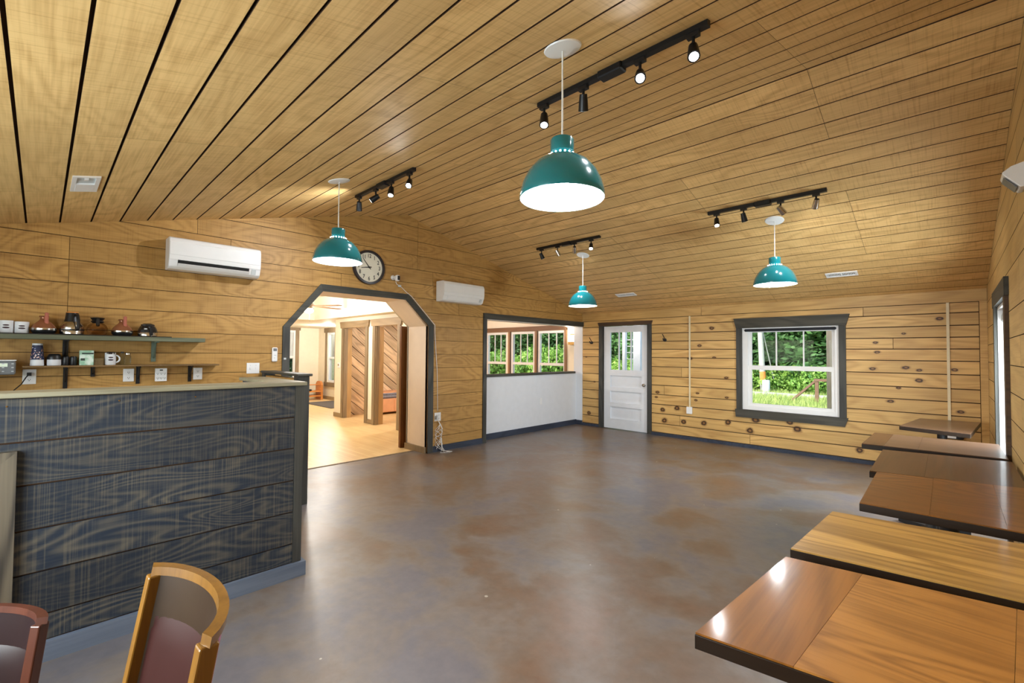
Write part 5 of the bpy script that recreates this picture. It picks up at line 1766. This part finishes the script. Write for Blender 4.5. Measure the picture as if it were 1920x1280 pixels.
for (x, y, s) in [(-6.9 + 1.15 * k + q.uniform(-.2, .2), 21.6 + q.uniform(-.3, .5), q.uniform(.8, 1.1)) for k in range(6)] + [(-24 + 1.8 * k, 20 + q.uniform(-1, 1), q.uniform(1.2, 1.8)) for k in range(5)] + [(-13.6 + 1.5 * k, 21.5, 1.1) for k in range(3)]:
    far = x < -9
    t_ = thing('shrub', 'bright green shrub in the woods beyond the sunroom and door' if far else 'bright green shrub behind the stone edging outside the window', 'shrub', (x, y, gz(x, y)), 'shrubs towards the sunroom' if far else 'shrubs outside the window', q.uniform(0, 6.28))
    t_.scale = (s, s, s)
    c_ = bpy.data.objects.new('foliage', bushes[q.randrange(2)]); COL.objects.link(c_); c_.parent = t_; c_.location = (0, 0, .45)
    MB().rod((0, 0, -.05), (0, 0, .5), .03, .02, 6).rod((0, 0, .2), (.3, .1, .7), .02, .01, 5).build('stem', 'bark', t_, local=True)
# lawn blades
qn = np.random.default_rng(4)
n = 9000
px = qn.uniform(-6.6, -2.0, n); py = qn.uniform(12.5, 21.0, n)
ln = .10 + .13 * qn.random(n); an = qn.uniform(0, 6.28, n); ti = qn.normal(0, .05, (n, 2))
v = np.stack([np.stack([px - .012 * np.cos(an), py - .012 * np.sin(an), np.full(n, GZ)], 1), np.stack([px + .012 * np.cos(an), py + .012 * np.sin(an), np.full(n, GZ)], 1), np.stack([px + ti[:, 0], py + ti[:, 1], GZ + ln], 1)], 1).reshape(-1, 3)
me = bpy.data.meshes.new('lawn_grass')
me.from_pydata(v.tolist(), [], np.arange(3 * n).reshape(-1, 3).tolist())
me.materials.append(MATS['grass_blade'])
o = bpy.data.objects.new('lawn_grass', me); COL.objects.link(o)
tag(o, 'tall pale green grass outside the window', 'grass', kind='stuff')
# pole, guy wire, drum, railing, porch posts
t_ = thing('utility_pole', 'pale leaning utility pole seen through the window', 'pole', (-5.5, 20.4, GZ))
MB().rod((-5.50, 20.4, GZ - .05), (-5.68, 20.4, 4.2), .11, .09, 12).build('pole', 'pale_pole', t_, smooth=True)
MB().rod((-5.515, 20.4, .46), (-5.53, 20.4, .8), .115, .113, 12).build('orange_band', 'orange_tape', t_, smooth=True)
MB().rod((-5.15, 20.9, .0), (-5.62, 20.45, 2.9), .02, n=6).build('guy_wire', 'pale_pole', t_)
t_ = thing('plastic_drum', 'white plastic drum standing beside the utility pole', 'drum', (-5.28, 19.95, GZ))
MB().lathe([(.13, 0), (.135, .02), (.135, .5), (.125, .53)], 20, c=(-5.28, 19.95, GZ)).build('barrel', 'drum_white', t_, smooth=True)
MB().lathe([(.128, .53), (.128, .545), (.001, .55)], 20, c=(-5.28, 19.95, GZ)).build('lid', 'drum_white', t_, smooth=True)
t_ = thing('stair_railing', 'brown wooden stair railing on the lawn outside the window', 'railing', (-3.1, 17.3, GZ))
MB().box(-3.16, -3.06, 17.26, 17.34, GZ - .05, .64).build('post', 'rail_wood', t_)
MB().box(-3.18, -1.9, 17.24, 17.36, .64, .72).build('top_rail', 'rail_wood', t_)
MB().box(-1.99, -1.9, 17.26, 17.34, GZ - .05, .64).build('post', 'rail_wood', t_)
MB().rod((-3.12, 17.3, .68), (-3.85, 17.3, -.06), .045, .045, 4).build('sloping_rail', 'rail_wood', t_)
tag(MB().cbox(-1.425, -1.34, 8.65, 8.75, GZ - .2, 2.6, .01).build('porch_post', 'porch_beige'), 'beige porch post just outside the window', 'post')
tag(MB().cbox(-5.6, -5.52, 9.55, 9.65, GZ - .2, 2.6, .008).build('porch_post', 'porch_white'), 'slim white porch post seen through the door glass', 'post')
tag(MB().cbox(-5.29, -5.1, 9.5, 9.7, GZ - .2, 2.6, .01).build('porch_post', 'porch_white'), 'thick white porch post seen through the door glass', 'post')
t_ = thing('porch_lattice', 'white crossbar lattice between the porch posts', 'lattice', (-5.4, 9.62, 1.2))
for zz in (1.35, 1.5, 1.65, 1.8):
    MB().box(-5.52, -5.29, 9.615, 9.63, zz - .008, zz + .008).build('bar', 'porch_white', t_)
